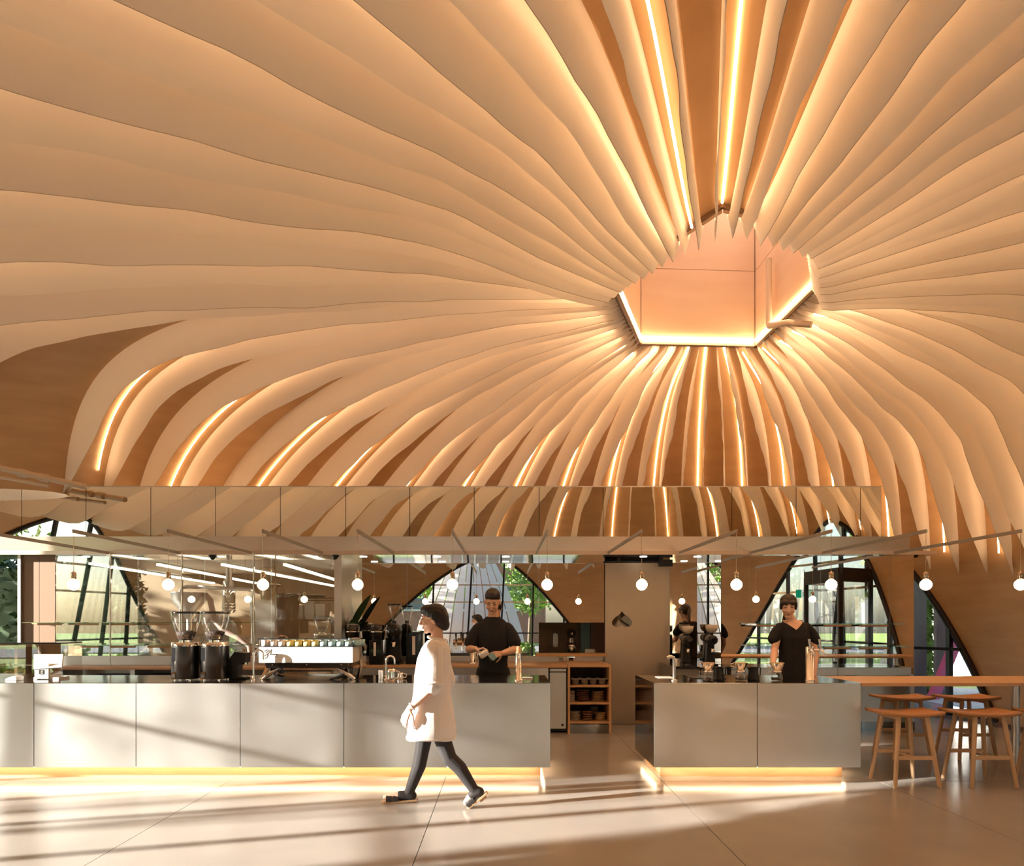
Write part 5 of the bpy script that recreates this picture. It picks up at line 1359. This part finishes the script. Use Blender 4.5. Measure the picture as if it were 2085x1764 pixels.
class Head:
    def __init__(s, c, f, u, k=1.0):
        s.c = Vector(c); s.f = Vector(f).normalized(); u = Vector(u); s.u = (u-s.f*u.dot(s.f)).normalized(); s.s = s.f.cross(s.u).normalized(); s.k = k
        s.rot = Matrix((s.s, s.f, s.u)).transposed()
    def p(s, x, y, z): return s.c+(s.s*x+s.f*y+s.u*z)*s.k      # side, forward, up
    def ell(s, mb, x, y, z, rx, ry, rz, n=18, m=12): mb.ball(s.p(x, y, z), rx*s.k, ry*s.k, rz*s.k, n, m, s.rot)
    def skull(s, mb):
        s.ell(mb, 0, -.012, .032, .074, .094, .088); s.ell(mb, 0, .022, -.01, .064, .068, .085)
        s.ell(mb, 0, .030, -.062, .050, .052, .042); s.ell(mb, 0, .064, -.090, .026, .020, .018)
        for d in (-1, 1):
            s.ell(mb, d*.038, .058, -.030, .026, .026, .024)          # cheeks
            s.ell(mb, d*.074, -.008, -.008, .010, .020, .031)         # ears
            s.ell(mb, d*.030, .076, .030, .026, .013, .010)           # brow ridge
        cap(mb, s.p(0, .084, .018), s.p(0, .106, -.026), .0085*s.k, .0125*s.k, 8)
        for d in (-1, 1): s.ell(mb, d*.011, .098, -.030, .009, .010, .008, 10, 8)
        s.ell(mb, 0, .083, -.054, .021, .010, .009, 12, 8); s.ell(mb, 0, .081, -.064, .018, .009, .007, 12, 8)
    def features(s, parent, skin, closed=True, bodyobj=None):
        for d in (-1, 1):
            mb = MB(); s.ell(mb, d*.030, .0835, .012, .0135, .006, .0030 if closed else .0055, 12, 8)
            mb.build('eyelid' if closed else 'eye', 'eye_dark', parent)
            MB().tube([s.p(d*.012, .090, .034), s.p(d*.030, .089, .040), s.p(d*.048, .076, .034)], [.003*s.k, .0035*s.k, .0018*s.k], 6).build('eyebrow', 'hair_black', parent)
        mb = MB(); s.ell(mb, 0, .0885, -.0560, .0205, .0075, .0042, 12, 8); s.ell(mb, 0, .0865, -.0640, .0175, .0070, .0048, 12, 8); mb.build('lips', 'lips', parent)
def tee_sleeve(mb, sh, el, t, r0, r1):
    sh = Vector(sh); el = Vector(el); e = sh.lerp(el, t); cap(mb, sh, e, r0, r1)

# ---------------- barista in the crew-neck tee
x0, y0 = X(1004, 7.66), 7.66
man = thing('person', 'barista in a black crew-neck tee pouring milk from a steel jug into a blue cup', 'person', (x0, y0, 0))
H = Head((x0-.005, y0-.055, Z(1226, 7.6)), (-.10, -.86, -.50), (0, -.35, 1), 1.10)
mb = MB(); H.skull(mb)
nk_b = V(x0, y0+.02, 1.49); cap(mb, nk_b, H.p(0, -.03, -.06), .062, .056)
U = V(1, 0, 0); D = V(0, 1, 0)
torso = [(V(x0, y0, .93), U*.155, D*.10), (V(x0, y0, 1.04), U*.145, D*.095), (V(x0, y0, 1.20), U*.165, D*.105), (V(x0, y0+.01, 1.34), U*.185, D*.11), (V(x0, y0+.015, 1.42), U*.168, D*.095), (V(x0, y0+.02, 1.485), U*.11, D*.07), (V(x0, y0+.02, 1.53), U*.06, D*.055)]
loft(mb, torso)
shL, shR = V(x0-.178, y0+.01, 1.395), V(x0+.178, y0+.01, 1.395)
elL, elR = V(x0-.265, y0-.06, 1.165), V(x0+.255, y0-.06, 1.165)
jug = V(X(985, 7.33), 7.33, Z(1332, 7.33)); cupc = V(X(1003, 7.34), 7.34, Z(1337, 7.34))
wrL = V(X(968, 7.40), 7.40, Z(1322, 7.40)); wrR = V(X(1023, 7.42), 7.42, Z(1331, 7.42))
for sh, el, wr in ((shL, elL, wrL), (shR, elR, wrR)): chain(mb, [sh, el, el.lerp(wr, .35), wr], [.056, .046, .045, .030])
hand(mb, wrL, V(.85, -.25, .05), V(.25, -.1, -1), (20, 40, 35), -1, .07)
hand(mb, wrR, V(-.9, -.28, -.15), V(-.1, .75, -.35), (20, 35, 30), 1, .07)
for d in (-1, 1): chain(mb, [V(x0+d*.09, y0, .93), V(x0+d*.10, y0-.01, .50), V(x0+d*.10, y0+.02, .09)], [.088, .060, .042]); cap(mb, V(x0+d*.10, y0+.03, .045), V(x0+d*.11, y0-.14, .035), .042, .034)
fuse('body', mb, .0045, 'skin', man, 3)
H.features(man, 'skin')
mb = MB(); H.ell(mb, 0, -.020, .060, .0800, .094, .078); H.ell(mb, 0, -.045, .02, .0785, .072, .078); H.ell(mb, 0, .020, .092, .062, .066, .040)
fuse('hair', mb, .005, 'hair_black', man, 2)
mb = MB()
loft(mb, [(V(x0, y0, .90), U*.175, D*.118), (V(x0, y0, 1.02), U*.160, D*.112), (V(x0, y0, 1.20), U*.180, D*.120), (V(x0, y0+.01, 1.34), U*.196, D*.124), (V(x0, y0+.015, 1.42), U*.186, D*.108), (V(x0, y0+.02, 1.485), U*.135, D*.09), (V(x0, y0+.02, 1.525), U*.082, D*.072)])
for sh, el, d in ((shL, elL, -1), (shR, elR, 1)):
    a = sh+V(-d*.015, 0, .0); e = sh.lerp(el, .66)+V(d*.012, 0, 0)
    chain(mb, [a, sh.lerp(el, .33)+V(d*.008, 0, 0), e], [.070, .071, .075])
fuse('tee_shirt', mb, .006, 'cloth_black', man, 4)
mb = MB(); pts = [V(x0+.078*cos(2*pi*k/20), y0+.005+.062*sin(2*pi*k/20), 1.518+.012*sin(2*pi*k/20)) for k in range(21)]; mb.tube(pts, .008, 8, cap=False); mb.build('collar', 'cloth_black', man)
mb = MB(); loft(mb, [(V(x0, y0, .70), U*.175, D*.11), (V(x0, y0, .92), U*.165, D*.112)])
for d in (-1, 1): chain(mb, [V(x0+d*.09, y0, .90), V(x0+d*.10, y0-.01, .50), V(x0+d*.10, y0+.02, .10)], [.105, .078, .062])
fuse('trousers', mb, .008, 'cloth_black', man, 4)
for d in (-1, 1): MB().ball((x0+d*.105, y0-.05, .045), .055, .15, .047).build('shoe', 'leather_black', man)
# the jug he pours from, and the square blue cup
t = thing('milk_jug', 'steel milk jug tilted in the hand of the barista in the crew-neck tee', 'jug', jug)
R1 = Matrix.Rotation(radians(-58), 3, 'Y')
mb = MB(); mb.lathe([(.0005, -.05), (.042, -.05), (.043, -.02), (.037, .03), (.040, .05), (.036, .05), (.034, .03), (.0005, -.045)], (0, 0, 0), 18, cap=False)
mb.v = [tuple(Matrix.Rotation(radians(62), 3, 'Y') @ Vector(v)+jug) for v in mb.v]; mb.build('body', 'steel', t)
mb = MB(); mb.tube([tuple(Matrix.Rotation(radians(62), 3, 'Y') @ Vector(v)+jug) for v in ((-.038, 0, .035), (-.065, 0, .03), (-.064, 0, -.03), (-.04, 0, -.038))], .005, 8); mb.build('handle', 'steel', t)
t = thing('blue_cup', 'pale blue square takeaway cup held by the barista in the crew-neck tee', 'cup', cupc)
mb = MB(); rt = Matrix.Rotation(radians(-42), 3, 'Y')
v8 = [(a*.032*(.85 if c < 0 else 1.0), b*.032*(.85 if c < 0 else 1.0), c*.040) for c in (-1, 1) for (a, b) in ((-1, -1), (1, -1), (1, 1), (-1, 1))]
mb.add([rt @ Vector(v)+cupc for v in v8], [(0, 3, 2, 1), (0, 1, 5, 4), (1, 2, 6, 5), (2, 3, 7, 6), (3, 0, 4, 7)]); mb.build('body', 'cup_blue', t)
mb = MB(); mb.add([rt @ Vector((a*.029, b*.029, .030))+cupc for a, b in ((-1, -1), (1, -1), (1, 1), (-1, 1))], [(0, 1, 2, 3)]); mb.build('milk', 'white_plastic', t)

# ---------------- barista in the V-neck
x0, y0 = X(1616, 7.66), 7.66
wom = thing('person', 'barista with tied-back dark hair in a black V-neck top tending a pour-over carafe', 'person', (x0, y0, 0))
H = Head((X(1605, 7.62), y0-.04, Z(1236, 7.62)), (-.30, -.88, -.25), (-.06, -.3, 1), 1.06)
mb = MB(); H.skull(mb)
cap(mb, V(x0, y0+.02, 1.45), H.p(0, -.03, -.07), .054, .050)
torso = [(V(x0, y0, .90), U*.165, D*.11), (V(x0, y0, 1.02), U*.140, D*.09), (V(x0, y0, 1.16), U*.140, D*.10), (V(x0, y0, 1.31), U*.155, D*.12), (V(x0, y0+.01, 1.41), U*.165, D*.09), (V(x0, y0+.02, 1.45), U*.12, D*.07), (V(x0, y0+.02, 1.49), U*.06, D*.055)]
loft(mb, torso)
shL, shR = V(x0-.170, y0+.01, 1.40), V(x0+.170, y0+.01, 1.40)
elL, elR = V(X(1577, 7.60), 7.60, Z(1325, 7.6)), V(X(1662, 7.62), 7.64, Z(1330, 7.62))
wrL = V(X(1575, 7.10), 7.12, Z(1352, 7.12)); wrR = V(X(1660, 7.45), 7.50, Z(1382, 7.5))
chain(mb, [shL, elL, elL.lerp(wrL, .35), wrL], [.050, .040, .040, .026]); chain(mb, [shR, elR, elR.lerp(wrR, .35), wrR], [.050, .040, .040, .026])
hand(mb, wrL, V(.15, -1, -.10), V(.3, 0, -1), (30, 45, 40), 1, .03, .92)
hand(mb, wrR, V(-.2, -.55, -.8), V(-1, 0, 0), (20, 25, 20), 1, .03, .92)
for d in (-1, 1): chain(mb, [V(x0+d*.085, y0, .90), V(x0+d*.09, y0-.01, .48), V(x0+d*.09, y0+.02, .09)], [.088, .058, .040]); cap(mb, V(x0+d*.09, y0+.03, .045), V(x0+d*.10, y0-.13, .034), .040, .032)
fuse('body', mb, .0045, 'skin_pale', wom, 3)
H.features(wom, 'skin_pale')
mb = MB(); H.ell(mb, 0, -.022, .052, .086, .098, .082); H.ell(mb, 0, -.055, .01, .080, .066, .085)
H.ell(mb, .034, .058, .058, .050, .036, .030); H.ell(mb, -.036, .060, .062, .048, .034, .026)
for d in (-1, 1): H.ell(mb, d*.072, .018, .020, .016, .040, .050)
cap(mb, H.p(0, -.11, -.03), H.p(.02, -.13, -.16), .030, .022); cap(mb, H.p(.02, -.13, -.16), H.p(.05, -.11, -.27), .022, .008)
fuse('hair', mb, .005, 'hair_brown', wom, 2)
# V-neck top: wide short sleeves
mb = MB()
loft(mb, [(V(x0, y0, .84), U*.185, D*.130), (V(x0, y0, 1.0), U*.165, D*.118), (V(x0, y0, 1.16), U*.160, D*.118), (V(x0, y0, 1.30), U*.172, D*.134), (V(x0, y0+.01, 1.40), U*.182, D*.105), (V(x0, y0+.02, 1.455), U*.145, D*.082), (V(x0, y0+.025, 1.475), U*.10, D*.06)])
for sh, el, d in ((shL, elL, -1), (shR, elR, 1)): chain(mb, [sh+V(-d*.02, 0, .0), sh.lerp(el, .25)+V(d*.015, 0, 0), sh.lerp(el, .48)+V(d*.028, 0, 0)], [.064, .066, .068])
top = fuse('top', mb, .006, 'cloth_black', wom, 4)
# skin of the neckline: a shallow V laid on the chest
from mathutils.bvhtree import BVHTree
bb = [o for o in wom.children if o.name.startswith(('top', 'body'))]
trees = [BVHTree.FromPolygons([v.co.copy() for v in o.data.vertices], [tuple(q.vertices) for q in o.data.polygons]) for o in bb]
mb = MB(); vs_ = []; n = 12
for i in range(n+1):
    v = i/n; z = lerp(1.492, 1.385, v); hw = lerp(.120, .003, v**1.15)
    for k in range(9):
        u = -1+2*k/8; xx = x0-.014+u*hw; best = None
        for tr in trees:
            hit = tr.ray_cast(V(xx, y0-1, z), V(0, 1, 0))
            if hit[0] is not None: best = hit[0].y if best is None else min(best, hit[0].y)
        vs_.append((xx, (best if best is not None else y0)-.004, z))
mb.add(vs_, [(i*9+k, i*9+k+1, (i+1)*9+k+1, (i+1)*9+k) for i in range(n) for k in range(8)], True); mb.build('neckline_skin', 'skin_pale', wom)
mb = MB(); loft(mb, [(V(x0, y0, .68), U*.18, D*.115), (V(x0, y0, .90), U*.172, D*.12)])
for d in (-1, 1): chain(mb, [V(x0+d*.085, y0, .88), V(x0+d*.09, y0-.01, .48), V(x0+d*.09, y0+.02, .10)], [.105, .074, .058])
fuse('trousers', mb, .008, 'cloth_black', wom, 4)
for d in (-1, 1): MB().ball((x0+d*.095, y0-.05, .045), .05, .14, .045).build('shoe', 'leather_black', wom)

# ---------------- woman walking past in the white shirt dress, heading left
YW = 5.50
def wp(px, py, dy=0.): return at(px, py, YW)+V(0, dy, 0)
walker = thing('person', 'woman walking in a loose white shirt dress, black tights and slide sandals', 'person', (wp(880, 1640).x, YW, 0))
H = Head(wp(882, 1262)+V(.0, 0, 0), (-1, -.08, -.10), (-.05, 0, 1), 1.0)
mb = MB(); H.skull(mb)
cap(mb, wp(890, 1302), H.p(0, -.025, -.06), .050, .046)
F = V(1, 0, 0); S = V(0, 1, 0)
bx = X(886, YW)
loft(mb, [(V(bx-.01, YW, .80), F*.115, S*.165), (V(bx-.01, YW, .92), F*.105, S*.150), (V(bx, YW, 1.06), F*.10, S*.14), (V(bx, YW, 1.18), F*.115, S*.155), (V(bx+.005, YW, 1.27), F*.09, S*.15), (V(bx+.015, YW, 1.33), F*.06, S*.08)])
shN, shF = V(bx+.01, YW-.155, 1.265), V(bx+.01, YW+.155, 1.265)
elN, wrN = wp(886, 1398, -.21), wp(842, 1436, -.22)
chain(mb, [shN, elN, elN.lerp(wrN, .35), wrN], [.050, .038, .037, .026])
hand(mb, wrN, V(-.45, .02, -.9), V(.55, .75, -.2), (14, 22, 18), 1, .04, .95)
elF, wrF = wp(905, 1400, .20), wp(893, 1462, .20)
chain(mb, [shF, elF, elF.lerp(wrF, .35), wrF], [.050, .038, .037, .026]); hand(mb, wrF, V(-.2, 0, -1), V(0, -1, 0), (15, 20, 15), -1, .04, .95)
hipN, hipF = V(bx-.045, YW-.085, .84), V(bx-.045, YW+.085, .84)
# near leg trails, far leg leads: front foot flat, rear foot on its toes
knA, anA = wp(857, 1532, .085), wp(829, 1622, .085)
knB, anB = wp(917, 1540, -.085), wp(966, 1603, -.085)
chain(mb, [hipF, knA, knA.lerp(anA, .35)+V(.015, 0, 0), anA], [.080, .054, .052, .034])
chain(mb, [hipN, knB, knB.lerp(anB, .35)+V(.012, 0, .012), anB], [.080, .054, .052, .034])
heelA, toeA = V(wp(836, 1630).x, YW+.085, .052), V(wp(782, 1640).x, YW+.075, .040)
chain(mb, [heelA, heelA.lerp(toeA, .5)+V(0, 0, .008), toeA], [.036, .034, .024]); cap(mb, anA, heelA, .034, .034)
heelB, toeB = wp(977, 1607, -.085), V(wp(950, 1632).x, YW-.085, .040)
chain(mb, [heelB, heelB.lerp(toeB, .5)+V(-.012, 0, .008), toeB], [.034, .033, .024]); cap(mb, anB, heelB, .032, .034)
fuse('body', mb, .0048, 'skin_pale', walker, 3)
H.features(walker, 'skin_pale', closed=False)
mb = MB(); H.ell(mb, 0, -.020, .050, .084, .100, .080); H.ell(mb, 0, -.060, .005, .082, .070, .095); H.ell(mb, 0, .030, .080, .066, .068, .046)
H.ell(mb, 0, -.085, -.045, .060, .045, .055)
for d in (-1, 1): H.ell(mb, d*.074, -.03, .02, .014, .046, .060)
fuse('hair', mb, .005, 'hair_black', walker, 2)
mb = MB()
for d in (-1, 1): mb.tube([H.p(d*.078, -.01, .012), H.p(d*.070, .06, .016), H.p(d*.052, .094, .012)], .0022, 6)
for d in (-1, 1): mb.tube([H.p(d*.032+.020*cos(a), .098, .008+.016*sin(a)) for a in [2*pi*k/12 for k in range(13)]], .0018, 5, cap=False)
mb.build('glasses', 'brass', walker)
# shirt dress: wide body with a swinging hem, boxy sleeves
mb = MB()
loft(mb, [(V(bx-.030, YW, .545), F*.195, S*.225), (V(bx-.026, YW, .62), F*.198, S*.225), (V(bx-.024, YW, .75), F*.178, S*.215), (V(bx-.025, YW, .90), F*.150, S*.20), (V(bx-.020, YW, 1.05), F*.145, S*.19), (V(bx-.008, YW, 1.18), F*.135, S*.185), (V(bx+.005, YW, 1.27), F*.110, S*.175), (V(bx+.012, YW, 1.325), F*.072, S*.10)], 28)
for sh, el in ((shN, elN), (shF, elF)):
    chain(mb, [sh+V(0, .012 if sh.y < YW else -.012, .004), sh.lerp(el, .5)+V(.0, 0, 0), sh.lerp(el, .88)+V(.0, 0, 0)], [.068, .076, .084])
fuse('shirt_dress', mb, .0065, 'cloth_white', walker, 5)
mb = MB(); mb.tube([V(bx+.012+.066*cos(2*pi*k/20), YW+.078*sin(2*pi*k/20), 1.338-.014*cos(2*pi*k/20)) for k in range(21)], .013, 8, cap=False); mb.build('collar', 'cloth_white', walker)
# hem fold and cuff band
c_ = elN.lerp(shN, .12); ax = (elN-shN).normalized(); uu = ax.cross(V(0, 1, 0)).normalized(); vv = ax.cross(uu)
mb = MB(); mb.tube([c_+(uu*cos(2*pi*k/18)+vv*sin(2*pi*k/18))*.084 for k in range(19)], .010, 6, cap=False); mb.build('cuff', 'cloth_white', walker)
mb = MB(); mb.tube([V(bx-.030+.197*cos(2*pi*k/28), YW+.227*sin(2*pi*k/28), .55+.010*sin(6*pi*k/28)) for k in range(29)], .008, 6, cap=False); mb.build('hem', 'cloth_white', walker)
# tights over both legs
mb = MB()
chain(mb, [hipF, knA, knA.lerp(anA, .35)+V(.015, 0, 0), anA], [.088, .059, .057, .039]); chain(mb, [hipN, knB, knB.lerp(anB, .35)+V(.012, 0, .012), anB], [.088, .059, .057, .039])
cap(mb, anA, heelA, .039, .038); chain(mb, [heelA, heelA.lerp(toeA, .45)+V(0, 0, .008)], [.040, .038])
cap(mb, anB, heelB, .037, .038); chain(mb, [heelB, heelB.lerp(toeB, .45)+V(-.012, 0, .008)], [.038, .037])
fuse('tights', mb, .006, 'tights', walker, 3)
# sandals: wooden sole with heel block and two black straps
def sandal(heel, toe, dz):
    t_ = (toe-heel); L = t_.length; t_.normalize(); nrm = V(0, 1, 0).cross(t_).normalized(); nrm = nrm if nrm.z > 0 else -nrm
    o_ = heel-t_*.045-nrm*dz
    mb = MB(); sec = [(-.0, .030), (.25, .036), (.6, .040), (.9, .038), (1.0, .022)]; vs_ = []; Ls = L+.085
    for q, hw in sec:
        c = o_+t_*Ls*q
        vs_ += [c+V(0, -hw, 0), c+V(0, hw, 0), c+V(0, hw, 0)-nrm*.016, c+V(0, -hw, 0)-nrm*.016]
    fs = [(0, 1, 2, 3), (16, 19, 18, 17)]
    for i in range(4):
        for k in range(4): fs.append((4*i+k, 4*i+4+k, 4*i+4+(k+1) % 4, 4*i+(k+1) % 4))
    mb.add(vs_, fs); so = mb.build('sandal_sole', 'sole_wood', walker, bevel=.003)
    hb = o_+t_*.03-nrm*.016
    MB().add([hb+V(0, -.028, 0), hb+V(0, .028, 0), hb+t_*.055+V(0, .028, 0), hb+t_*.055+V(0, -.028, 0), hb+V(0, -.028, 0)-nrm*.018, hb+V(0, .028, 0)-nrm*.018, hb+t_*.055+V(0, .028, 0)-nrm*.018, hb+t_*.055+V(0, -.028, 0)-nrm*.018],
             [(0, 3, 2, 1), (4, 5, 6, 7), (0, 1, 5, 4), (1, 2, 6, 5), (2, 3, 7, 6), (3, 0, 4, 7)]).build('sandal_heel', 'sole_wood', walker)
    for q0, q1 in ((.50, .66), (.68, .84)):
        vs_ = []; 
        for k in range(9):
            a = pi*k/8
            for q in (q0, q1):
                c = o_+t_*Ls*q; vs_.append(c+V(0, -cos(a)*.042, 0)+nrm*(sin(a)*(.078-.03*q)))
        MB().add(vs_, [(2*k, 2*k+1, 2*k+3, 2*k+2) for k in range(8)], True).build('sandal_strap', 'leather_black', walker)
sandal(heelA, toeA, .030); sandal(heelB, toeB, .036)
# watch
c_ = wrN.lerp(elN, .10); ax = (wrN-elN).normalized(); uu = ax.cross(V(0, 1, 0)).normalized(); vv = ax.cross(uu)
mb = MB(); mb.tube([c_+(uu*cos(2*pi*k/16)+vv*sin(2*pi*k/16))*.031 for k in range(17)], .006, 6, cap=False); mb.build('watch', 'white_plastic', walker)
